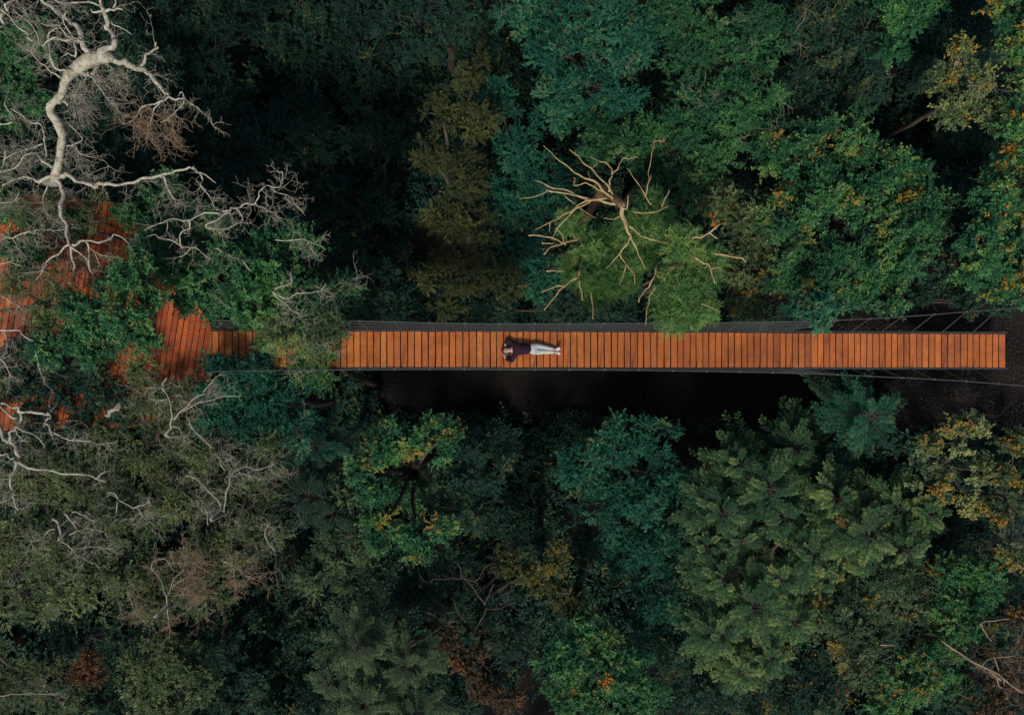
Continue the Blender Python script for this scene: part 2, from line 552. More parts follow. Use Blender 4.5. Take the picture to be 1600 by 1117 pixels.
tree('leafy_tree', 'mid green tree in the upper left corner, left of the bleached trunk', 'broad', 'green',
     [(25, 100, 55, -1.5), (5, 180, 50, -1.3), (-30, 40, 60, -1.5), (45, 150, 30, -1.2), (60, 60, 40, -1.5)], tb=.40, dens=.8, twigs=3, twig_mat='brown_twig')
tree('leafy_tree', 'sparse leafy tree beside the left edge of the platform top', 'broad', 'green',
     [(12, 330, 36, .6), (-20, 270, 45, .2), (48, 350, 20, .8), (15, 385, 30, 1.0), (38, 415, 20, 1.2), (110, 345, 20, .7), (60, 395, 12, .9)], tb=.30, dens=.8, twigs=7, twig_mat='brown_twig', trunk_r=.10)
# --- trees over the platform
tree('leafy_tree', 'green tree growing through the platform, bright tips around its leaning grey trunk', 'broad', 'green',
     [(150, 500, 42, 3.40), (200, 500, 40, 3.60), (160, 548, 40, 3.20), (118, 480, 26, 3.00), (222, 530, 24, 3.10), (195, 445, 40, 3.40), (112, 528, 24, 2.90), (235, 470, 26, 3.20), (75, 545, 26, 2.80), (210, 415, 28, 3.10)],
     tb=.36, dens=.9, trunk_r=.13, base=(-11.35, -.55), twigs=1)
tree('leafy_tree', 'green tree overhanging the platform corner, bleached twigs reaching across it', 'broad', 'green',
     [(300, 425, 46, 2.2), (355, 415, 48, 2.2), (250, 415, 38, 2.0), (420, 400, 48, 1.8), (335, 470, 36, 1.7), (390, 470, 50, 1.8), (440, 450, 44, 1.6),
      (345, 365, 38, 1.4), (295, 345, 36, 1.2), (290, 470, 18, 1.7), (235, 370, 34, 1.2), (460, 380, 38, 1.4), (200, 340, 24, .8), (110, 352, 18, .8), (250, 300, 36, .6)],
     tb=.34, dens=.9, twigs=1.5, trunk_r=.15, base=(-9.75, 2.05))
tree('leafy_tree', 'grey green tree covering the start of the bridge', 'twiggy', 'green',
     [(475, 500, 42, 1.6), (512, 470, 40, 1.5), (505, 545, 32, 1.4), (430, 512, 26, 1.2), (470, 560, 30, 1.2), (538, 455, 30, 1.1), (500, 590, 28, .8), (415, 535, 20, 1.2), (440, 522, 20, 1.4), (480, 528, 26, 1.5), (524, 520, 20, 1.3), (392, 503, 20, 1.3)],
     tb=.34, dens=.95, twigs=7, trunk_r=.11, base=(-6.1, -1.2))
tree('leafy_tree', 'dark blue green tree below the bridge start, beside the platform corner', 'small', 'teal',
     [(378, 592, 44, .9), (430, 615, 50, .6), (342, 568, 20, 1.0), (380, 645, 50, .5), (450, 660, 45, .2), (330, 655, 40, .7), (322, 605, 24, 1.0), (405, 565, 24, 1.0)],
     tb=.34, dens=.9, twigs=2.5, base=(-8.1, -1.9))
tree('leafy_tree', 'dark green tree at the left edge between platform and second bleached tree', 'small', 'deep',
     [(60, 610, 50, .6), (115, 600, 48, .7), (20, 590, 40, .6), (150, 630, 30, .5), (90, 560, 34, .7), (70, 660, 45, .5), (130, 665, 34, .5), (175, 615, 30, .7), (150, 580, 26, .8), (25, 550, 26, .9), (195, 650, 22, .4)],
     tb=.5, dens=.9, base=(-14.6, -1.6))
tree('leafy_tree', 'brown green tree with dry twigs at the left edge above the platform planks', 'twiggy', 'olive',
     [(70, 472, 38, 3.0), (20, 445, 26, 2.8), (98, 455, 22, 3.0), (-15, 490, 30, 2.6), (75, 512, 20, 2.8)], tb=.2, dens=.75, twigs=9, twig_mat='brown_twig', trunk_r=.09)
# --- olive canopy at the lower left
OG = 'olive trees of the lower left'
tree('olive_green_tree', 'large olive green tree at the left edge, pale dead branches poking out', 'twiggy', 'olive',
     [(55, 745, 62, 1.0), (125, 765, 58, 1.1), (30, 830, 62, 1.0), (105, 850, 66, 1.3), (40, 925, 66, 1.2), (125, 925, 60, 1.4), (-30, 870, 60, 1.0), (60, 690, 45, .6)],
     tb=.36, tv=.12, dens=1.0, twigs=3.9, base=(-14.6, -6.0), group=OG)
tree('olive_green_tree', 'olive green tree right of the large one, dark knotted wood at its top', 'twiggy', 'olive',
     [(225, 720, 55, .8), (205, 810, 60, 1.1), (190, 890, 58, 1.2), (250, 780, 55, 1.0), (160, 690, 45, .6), (265, 680, 48, .8), (180, 745, 40, .9), (225, 635, 26, .9), (255, 615, 14, 1.0), (290, 655, 24, .8)],
     tb=.28, tv=.14, dens=.95, twigs=7.1, base=(-11.4, -5.0), group=OG)
tree('olive_green_tree', 'grey olive tree full of dry brown twigs, its lower edge pale yellow green', 'twiggy', 'olive',
     [(385, 760, 66, .8), (320, 715, 55, .8), (415, 830, 44, 1.0), (345, 840, 52, 1.0), (410, 700, 48, .4), (300, 780, 50, 1.0)],
     tb=.34, tv=.14, dens=.95, twigs=12.7, base=(-8.4, -4.6), group=OG)
tree('olive_green_tree', 'rounded olive tree carrying a bunch of reddish bare twigs at its lower edge', 'twiggy', 'olive',
     [(270, 900, 55, .9), (320, 925, 44, .8), (370, 890, 36, .7), (240, 950, 36, .7)],
     tb=.3, tv=.14, dens=.85, twigs=17.5, twig_mat='brown_twig', base=(-9.9, -7.0), group=OG)
tree('leafy_tree', 'olive green round crown at the bottom edge, right of the rust red sapling', 'broad', 'olive',
     [(270, 1035, 50, -1), (230, 1065, 45, -1.2), (310, 1060, 40, -1.4), (250, 1110, 45, -1.5)], tb=.22, dens=.9, size=.9)
tree('rust_red_sapling', 'small rust red sapling in the gap below the olive trees', 'broad', 'rust',
     [(138, 1030, 17, -.4), (146, 1055, 20, -.7), (125, 1050, 12, -.8)], tb=.5, dens=.9, trunk_r=.04, size=.8)
tree('leafy_tree', 'deep teal tree in the dark gap right of the olive trees', 'broad', 'deep',
     [(420, 1000, 62, -6.2), (375, 1065, 56, -5), (440, 930, 42, -7), (450, 1080, 50, -6)], tb=.45)
tree('leafy_tree', 'brownish tree with bare twigs in the lower left corner', 'twiggy', 'olive',
     [(55, 1060, 50, -.8), (0, 1090, 55, -.8), (100, 1100, 45, -1.2), (-30, 1010, 45, -.8)], tb=.18, dens=.8, twigs=6, twig_mat='brown_twig')
tree('leafy_tree', 'low dark green tree under the olive canopy edge at the bottom', 'small', 'deep',
     [(165, 1095, 60, -2.8), (190, 1020, 45, -3.2), (330, 1000, 50, -3.2), (200, 985, 40, -2.4), (115, 990, 38, -2), (310, 1100, 45, -4)], tb=.4)
# --- bottom middle
tree('conifer_tree', 'dark feathery conifer left of the dark gap below the bridge', 'spray', 'teal', [(500, 690, 70, -2.6)], tb=.30, dens=1.0, trunk_r=.1)
tree('conifer_tree', 'slim dark conifer at the right edge of the olive trees', 'spray', 'deep', [(490, 770, 62, -2.4), (525, 800, 40, -2.4)], tb=.42, dens=1.0, trunk_r=.1)
tree('leafy_tree', 'grey green fine leaved tree between conifer and yellow green ring', 'small', 'grey',
     [(540, 840, 55, -2.5), (500, 900, 45, -2.8), (570, 900, 40, -3), (530, 770, 34, -2.6)], tb=.30, dens=.9)
tree('leafy_tree', 'yellow green tree whose crown rings a dark hollow', 'broad', 'bright',
     [(595, 705, 36, -2), (640, 685, 36, -2), (690, 685, 40, -2.2), (588, 770, 32, -2.2), (600, 830, 36, -2.2), (650, 850, 30, -2.4), (685, 820, 26, -2.5), (560, 730, 24, -2.2), (637, 768, 34, -4.6)],
     tb=.26, tv=.22, dens=.9, accent=.09)
tree('leafy_tree', 'dark green dome crown right of the yellow green ring', 'small', 'deep',
     [(735, 730, 58, -3), (750, 800, 50, -3.4), (700, 770, 40, -3.3), (780, 690, 36, -4), (700, 880, 36, -4.5)], tb=.48)
tree('leafy_tree', 'pale grey green feathery tree at the bottom edge', 'spray', 'grey',
     [(565, 1000, 66, -1.5), (640, 1030, 56, -1.8), (580, 1085, 60, -1.7), (520, 1060, 40, -2.2), (650, 1110, 45, -2)], tb=.36, dens=1.1, trunk_r=.12)
tree('leafy_tree', 'sparse rust brown tree at the bottom edge beside the pale feathery one', 'broad', 'rust',
     [(735, 1035, 30, -2.6), (700, 1000, 22, -2.8), (790, 1090, 28, -2.6), (755, 1080, 22, -2.8)], tb=.12, tv=.2, dens=.3, twigs=5, twig_mat='brown_twig', trunk_r=.08)
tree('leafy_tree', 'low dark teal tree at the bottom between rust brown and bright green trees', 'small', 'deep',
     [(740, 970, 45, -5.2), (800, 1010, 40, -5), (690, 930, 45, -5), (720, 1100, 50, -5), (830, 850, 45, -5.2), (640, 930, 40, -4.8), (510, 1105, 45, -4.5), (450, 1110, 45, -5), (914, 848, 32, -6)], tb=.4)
tree('leafy_tree', 'narrow yellow green tree with orange leaves beside a black gap', 'broad', 'yellow',
     [(868, 875, 28, -2.4), (885, 930, 28, -2.5), (835, 905, 26, -3), (905, 960, 20, -2.6), (800, 880, 30, -3.6)], tb=.3, tv=.18, dens=.8, accent=.06, size=.9)
tree('leafy_tree', 'blue green dome crown just below the middle of the bridge', 'small', 'teal',
     [(905, 725, 48, -3), (960, 695, 50, -3), (1015, 690, 48, -3.2), (1050, 745, 42, -3.2), (945, 785, 50, -3), (1000, 780, 46, -3)], tb=.44, tv=.16, dens=.95)
tree('leafy_tree', 'shaded blue green tree below the dome crown and left of the feathery trees', 'small', 'teal',
     [(1010, 860, 56, -3.6), (1035, 945, 50, -3.4), (965, 860, 40, -4), (1000, 1000, 45, -3.8)], tb=.34)
tree('leafy_tree', 'bright green tree at the bottom edge with a few orange leaves', 'broad', 'green',
     [(880, 1030, 46, -1.8), (950, 1035, 52, -1.6), (915, 980, 36, -2), (1000, 1085, 42, -1.8), (900, 1095, 50, -1.9), (960, 1110, 40, -1.9)], tb=.40, tv=.22, accent=.08)
# --- bottom right
tree('conifer_tree', 'star shaped blue green conifer standing out against the bare ground', 'spray', 'teal', [(1337, 648, 92, -2.0)], tb=.52, dens=1.5, trunk_r=.1)
tree('conifer_tree', 'shaded conifer below the star shaped one', 'spray', 'teal', [(1290, 745, 75, -2.8), (1390, 740, 60, -2.8)], tb=.36, dens=1.0, trunk_r=.1)
FG = 'feathery trees of the lower right'
tree('feathery_tree', 'green feathery tree at the edge of the bare strip below the bridge', 'spray', 'fern',
     [(1185, 755, 88, -1.6), (1120, 795, 56, -1.8), (1230, 700, 56, -2.4), (1150, 840, 50, -2), (1150, 720, 44, -2.3), (1215, 805, 48, -1.7), (1100, 850, 36, -2.1)], tb=.28, dens=1.05, trunk_r=.12, group=FG)
tree('feathery_tree', 'light feathery tree with long drooping boughs, lowest of the feathery ones', 'spray', 'fern',
     [(1165, 935, 88, -1.3), (1115, 985, 60, -1.6), (1230, 960, 55, -1.6), (1190, 1020, 50, -2), (1125, 900, 44, -1.7), (1210, 900, 48, -1.4), (1150, 1040, 44, -2)], tb=.38, dens=1.1, trunk_r=.12, group=FG)
tree('feathery_tree', 'palest feathery tree with star of yellow green boughs, dark hole at its lower left', 'spray', 'fern',
     [(1330, 825, 92, -.8), (1260, 865, 55, -1.2), (1400, 850, 55, -1), (1390, 790, 50, -1.4), (1300, 775, 46, -1.3), (1360, 890, 44, -1.1), (1440, 800, 40, -1.3), (1280, 900, 38, -1.5)], tb=.42, dens=1.1, trunk_r=.12, group=FG, accent=.015)
tree('leafy_tree', 'grey green mixed tree with orange leaf bunches below the palest feathery tree', 'small', 'grey',
     [(1340, 960, 60, -1), (1420, 960, 56, -1), (1395, 900, 46, -.8), (1350, 1030, 50, -1.2), (1290, 960, 34, -1.6)], tb=.30, tv=.2, accent=.07, twigs=1.5)
tree('leafy_tree', 'open yellow green sapling on bare branches beside the bare ground', 'big', 'olive',
     [(1495, 680, 30, .2), (1465, 755, 34, .2), (1530, 735, 26, .1), (1450, 695, 18, .1), (1525, 665, 16, .2), (1520, 790, 24, 0)], tb=.4, tv=.18, dens=.6, trunk_r=.06, accent=.2, inner=.2, size=.75)
tree('leafy_tree', 'sparse orange leaved tree at the right edge below the bridge end', 'big', 'olive',
     [(1585, 690, 26, .5), (1595, 770, 34, .5), (1570, 740, 22, .4), (1580, 860, 26, .4), (1620, 830, 30, .4), (1560, 800, 18, .3)], tb=.10, tv=.2, dens=.38, twigs=9, twig_mat='brown_twig', trunk_r=.07, inner=.15, size=.66, accent=.5)
tree('leafy_tree', 'green tree scattered with orange leaf bunches near the lower right corner', 'broad', 'green',
     [(1500, 955, 54, -.5), (1455, 1035, 56, -.6), (1540, 900, 40, -.4), (1480, 890, 36, -.8), (1390, 1080, 50, -.9)], tb=.42, accent=.09)
tree('leafy_tree', 'rusty half bare tree in the lower right corner', 'broad', 'rust',
     [(1565, 1050, 42, .2), (1600, 980, 36, .3), (1540, 1100, 40, .1), (1620, 1080, 40, .2)], tb=.08, tv=.25, dens=.35, twigs=9, twig_mat='brown_twig', trunk_r=.08, size=.75, accent=.05)
tree('leafy_tree', 'low dark tree in the gap between orange tree and feathery trees', 'small', 'deep',
     [(1480, 840, 55, -2.6), (1560, 900, 50, -2.4), (1450, 800, 45, -2.8), (1580, 960, 45, -2.2), (1535, 1010, 40, -1.6), (1500, 1100, 45, -1.6)], tb=.45)
tree('leafy_tree', 'dark green tree at the bottom edge below the lowest feathery tree', 'small', 'deep',
     [(1190, 1085, 60, -2.6), (1105, 1075, 50, -2.8), (1280, 1075, 55, -2.6), (1060, 1030, 40, -3.2), (1040, 1095, 45, -3.4)], tb=.5, accent=.01)
tree('leafy_tree', 'low dark tree filling the hole between the feathery trees', 'small', 'deep',
     [(1255, 930, 45, -4.6), (1090, 880, 45, -4.6), (1245, 800, 45, -4.6), (1300, 900, 40, -4.4)], tb=.4)
# --- top middle
tree('yellowing_tree', 'tall yellowing tree of brownish gold clumps rising beside the dark hollow', 'small', 'yellow',
     [(740, 115, 34, -3), (690, 180, 34, -3.2), (745, 190, 38, -3.1), (675, 245, 34, -3.4), (725, 275, 42, -3.2), (695, 340, 40, -3.4), (745, 355, 38, -3.4),
      (675, 425, 36, -3.6), (725, 425, 44, -3.4), (790, 440, 36, -3.6), (700, 480, 30, -3.8)], tb=.20, tv=.14, dens=.85)
tree('leafy_tree', 'teal green tree between the yellowing tree and the pale dead tree', 'small', 'teal',
     [(815, 235, 46, -3.8), (800, 320, 50, -4.2), (860, 285, 44, -3.8), (815, 400, 46, -4.4), (780, 160, 40, -4.2), (860, 345, 40, -4.2), (850, 440, 40, -4.6)], tb=.40)
tree('leafy_tree', 'teal green fine leaved tree at the top edge, middle of the picture', 'small', 'teal',
     [(880, 75, 60, -2.5), (950, 140, 62, -2.3), (870, 165, 46, -2.8), (990, 60, 54, -2), (930, 10, 60, -2.4), (820, 30, 50, -3.2)], tb=.44, tv=.16, twigs=1)
tree('leafy_tree', 'grey green tree with pale bare twigs at the top edge, right of the middle', 'small', 'green',
     [(1100, 90, 72, -1.5), (1160, 165, 72, -1.3), (1080, 185, 52, -1.6), (1060, 20, 55, -1.7), (1180, 60, 60, -1.7), (1210, 220, 44, -1.6)], tb=.20, tv=.15, twigs=3.5)
tree('leafy_tree', 'green tree just behind the upward branches of the pale dead tree', 'broad', 'green',
     [(1010, 225, 50, -2.5), (930, 215, 44, -3), (1075, 285, 50, -2.4), (1030, 300, 40, -2.6), (1120, 240, 40, -2.4)], tb=.34, size=.9)
tree('fine_leaved_tree', 'grassy green fine leaved tree under the pale dead tree', 'fine', 'fine',
     [(930, 385, 46, -.8), (955, 435, 42, -.8), (1000, 365, 44, -.6), (905, 430, 34, -1), (980, 410, 40, -.8), (890, 350, 26, -1.2), (925, 465, 22, -1.1), (1030, 365, 38, -.3), (1015, 330, 34, -.9), (1025, 400, 26, -.4)], tb=.34, tv=.15, trunk_r=.12, dens=.9)
tree('fine_leaved_tree', 'grassy green fine leaved tree hanging over the bridge railing', 'fine', 'fine',
     [(1070, 390, 42, 1.0), (1075, 440, 44, 1.2), (1062, 483, 36, 1.1), (1092, 480, 30, 1.1), (1076, 497, 30, 1.2), (1045, 492, 24, 1.0), (1100, 410, 30, .9), (1040, 460, 20, .9)], tb=.44, tv=.14, trunk_r=.10, dens=1.0, base=(4.9, 2.6))
# --- top right
tree('leafy_tree', 'broad round leaved tree with gold and orange leaf spots above the bridge', 'broad', 'green',
     [(1240, 245, 60, -1), (1320, 220, 56, -.9), (1395, 285, 58, -.6), (1305, 320, 66, -.4), (1230, 335, 58, -.7), (1410, 380, 62, -.3), (1330, 420, 66, -.4),
      (1240, 425, 50, -.9), (1450, 330, 40, -.5), (1380, 455, 44, -.6)], tb=.34, tv=.22, accent=.06, dens=.9)
tree('leafy_tree', 'mottled brown green tree between grassy tree and round leaved tree', 'broad', 'olive',
     [(1160, 420, 46, -1.5), (1185, 350, 46, -1.5), (1170, 470, 36, -1.8), (1130, 320, 40, -2)], tb=.16, tv=.14, size=.85, accent=.05)
tree('shrub', 'small bright blue green shrub beside the railing, one sprig over the cable', 'broad', 'teal',
     [(1275, 480, 28, -.6), (1240, 490, 20, -1), (1284, 506, 9, .9), (1310, 476, 22, -.9)], tb=.7, trunk_r=.04, size=.8, cat='shrub')
tree('leafy_tree', 'dark green tree at the top edge left of the upper right corner', 'small', 'deep',
     [(1275, 60, 66, -2.5), (1350, 60, 56, -2.6), (1250, 150, 50, -2.4), (1340, 140, 50, -2.6), (1300, -10, 60, -2.5)], tb=.52, twigs=1)
tree('leafy_tree', 'bright green tree touching the top edge near the upper right', 'broad', 'bright',
     [(1405, 30, 36, -1.4), (1380, -10, 45, -1.4), (1440, 10, 36, -1.4), (1390, 80, 24, -1.9)], tb=.16, tv=.16)
tree('leafy_tree', 'yellow brown half bare tree with orange leaves near the upper right corner', 'big', 'olive',
     [(1500, 140, 44, .2), (1545, 180, 36, .2), (1480, 175, 30, 0), (1498, 75, 20, .2), (1470, 120, 26, 0), (1530, 120, 26, .3)], tb=.40, tv=.2, dens=.65, twigs=6, twig_mat='twig', accent=.2, size=.75, trunk_r=.08)
tree('leafy_tree', 'bright yellow green tree in the upper right corner', 'broad', 'bright',
     [(1600, 60, 50, .8), (1612, 150, 48, .8), (1630, 100, 50, .8), (1590, 0, 45, .6), (1580, 190, 26, .6)], tb=.40, tv=.2, accent=.15)
tree('leafy_tree', 'bright green tree with yellow leaves at the right edge above the bridge end', 'broad', 'bright',
     [(1560, 320, 50, .8), (1540, 385, 48, .8), (1590, 420, 46, .8), (1610, 340, 50, .8), (1590, 265, 40, .6), (1620, 455, 36, .7), (1520, 430, 30, .2), (1550, 452, 26, .2)], tb=.28, tv=.2, accent=.12, dens=.95)
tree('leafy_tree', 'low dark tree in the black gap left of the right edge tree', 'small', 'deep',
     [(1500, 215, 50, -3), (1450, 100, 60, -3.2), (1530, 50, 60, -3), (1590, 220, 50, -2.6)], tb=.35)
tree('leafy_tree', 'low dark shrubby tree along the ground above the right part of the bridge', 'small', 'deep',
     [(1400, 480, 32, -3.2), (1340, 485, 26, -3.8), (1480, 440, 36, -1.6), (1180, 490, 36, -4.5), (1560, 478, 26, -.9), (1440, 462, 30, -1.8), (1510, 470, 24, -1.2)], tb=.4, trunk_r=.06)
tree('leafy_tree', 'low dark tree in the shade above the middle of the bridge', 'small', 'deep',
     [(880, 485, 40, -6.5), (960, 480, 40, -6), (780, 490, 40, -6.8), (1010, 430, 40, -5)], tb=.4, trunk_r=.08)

tree('twiggy_sapling', 'thin brown twiggy sapling veiling the dark red upper corner of the platform', 'twiggy', 'olive',
     [(120, 395, 48, 1.5), (150, 345, 38, 1.2), (70, 420, 32, 1.4), (95, 325, 30, 1.2), (165, 440, 24, 1.4), (40, 335, 26, 1.2)], tb=.12, dens=.30, twigs=17, twig_mat='brown_twig', trunk_r=.05, inner=.2, cat='sapling')
tree('twiggy_sapling', 'thin grey twiggy sapling in front of the lit platform corner planks', 'twiggy', 'olive',
     [(245, 600, 34, 1.0), (215, 575, 18, 1.1), (290, 610, 26, 1.0), (255, 640, 26, .8)], tb=.25, dens=.24, twigs=13, trunk_r=.05, inner=.2, cat='sapling')
tree('twiggy_sapling', 'light brown twiggy sapling tangled over the first bridge planks', 'twiggy', 'olive',
     [(440, 520, 28, 1.9), (490, 540, 32, 1.9), (520, 505, 24, 1.8)], tb=.30, dens=.35, twigs=20, trunk_r=.05, inner=.2, cat='sapling')

# ------------------------------------------------- bare trees, limb by limb
def resample(pts, per=4):
    p = np.asarray(pts, dtype=float)
    if len(p) < 3:
        t = np.linspace(0, 1, per * (len(p) - 1) + 1)
        return p[0] + (p[-1] - p[0]) * t[:, None]
    q = np.vstack([2 * p[0] - p[1], p, 2 * p[-1] - p[-2]])
    out = []
    for i in range(1, len(q) - 2):
        for k in range(per):
            t = k / per
            out.append(.5 * (2 * q[i] + (q[i + 1] - q[i - 1]) * t + (2 * q[i - 1] - 5 * q[i] + 4 * q[i + 1] - q[i + 2]) * t * t
                             + (3 * q[i] - q[i - 1] - 3 * q[i + 1] + q[i + 2]) * t ** 3))
    out.append(p[-1])
    return np.array(out)


def limb_mesh(mb, px, w0, w1, z0, z1, twigs, twl=.5, twr=.0075, tdir=None, kids=3, zn=.05, depth=2):
    px = np.array(px, dtype=float)
    nn = len(px)
    acc = np.concatenate([[0], np.cumsum(np.linalg.norm(np.diff(px, axis=0), axis=1))])
    acc = acc / (acc[-1] + 1e-9)
    z = z0 + (z1 - z0) * acc
    w = np.array([P(a, b, c) for (a, b), c in zip(px, z)])
    w[1:, 2] += zn * rng.normal(size=nn - 1)
    pts = resample(w, 4)
    L = np.linspace(0, 1, len(pts))
    r = (w0 + (w1 - w0) * L ** .8) * .5 * mpp((z0 + z1) / 2)
    rj = r[:, None] * .55 + .007
    ji = rj * rng.normal(size=pts.shape)
    ji[0] = 0
    ji[1:-1] = (ji[:-2] + ji[1:-1] * 1.6 + ji[2:]) / 2.2
    pts = pts + ji
    r = np.maximum(r * (1 + .10 * np.sin(L * 17 + rng.random() * 6)) * rng.uniform(.94, 1.06, len(pts)), .005)
    mb.tube(pts, r, 8 if w0 > 4 else 5, bump=.18 if w0 > 4 else .1)
    if twigs is not None:
        mt, nt_ = twigs
        for k in range(nt_):
            i = min(len(pts) - 2, int(len(pts) * (.25 + .75 * rng.random())))
            tg = unit(pts[i + 1] - pts[i])
            d = tg * .5 + rng.normal(size=3) * np.array([.8, .8, .35])
            if tdir is not None:
                d = d * .5 + np.array([tdir[0], -tdir[1], -.1]) * .9
            twig_bush(mt, pts[i], d, twl * rng.uniform(.55, 1.2), twr, depth, .32, -.02, kids)
    return pts


def dead_tree(name, label, base, limbs, bark, twigm, group, trunk=None):
    """limbs: (pixel line, width at start, at end, z at start, at end, number of twigs, [twig length], [pull])"""
    bz = float(ground(*base)) - .1
    root = thing(name, label, 'bare tree', (base[0], base[1], bz), group)
    mb = MB()
    if trunk:
        w = np.array([[base[0], base[1], bz - .3]] + [list(P(*q)) for q in trunk[0]])
        pts = resample(w, 5)
        if isinstance(trunk[1], (list, tuple)):
            rr_ = np.interp(np.linspace(0, 1, len(pts)), np.linspace(0, 1, len(trunk[1])), trunk[1])
            pts = resample(pts, 3)
            rr_ = np.interp(np.linspace(0, 1, len(pts)), np.linspace(0, 1, len(rr_)), rr_)
            k_ = np.arange(len(pts))
            rr_ = rr_ * (1 + .06 * np.sin(k_ * .23 + 1) * np.sin(k_ * .11) + .035 * rng.normal(size=len(pts)))
            mb.tube(pts, rr_, 14, bump=.20)
        else:
            mb.tube(pts, np.linspace(trunk[1], trunk[2], len(pts)), 11, bump=.14)
    else:
        mb.tube([[base[0], base[1], bz - .3], [base[0], base[1], bz + .5]], [.1, .08], 8)
    mb.build('trunk', M['dead_trunk' if bark == 'pale_wood' else bark], root, smooth=True)
    for L in limbs:
        px, w0, w1, z0, z1, nt_ = L[:6]
        twl = L[6] if len(L) > 6 else .5
        pull = L[7] if len(L) > 7 else None
        m1, m2 = MB(), MB()
        limb_mesh(m1, px, w0, w1, z0, z1, (m2, nt_), twl, tdir=pull)
        b = m1.build('branch', M[bark], root, smooth=True)
        if m2.n:
            m2.build('twig_sprays', M['brown_twig' if (pull and pull[1] >= .95) else twigm], b)
    return root


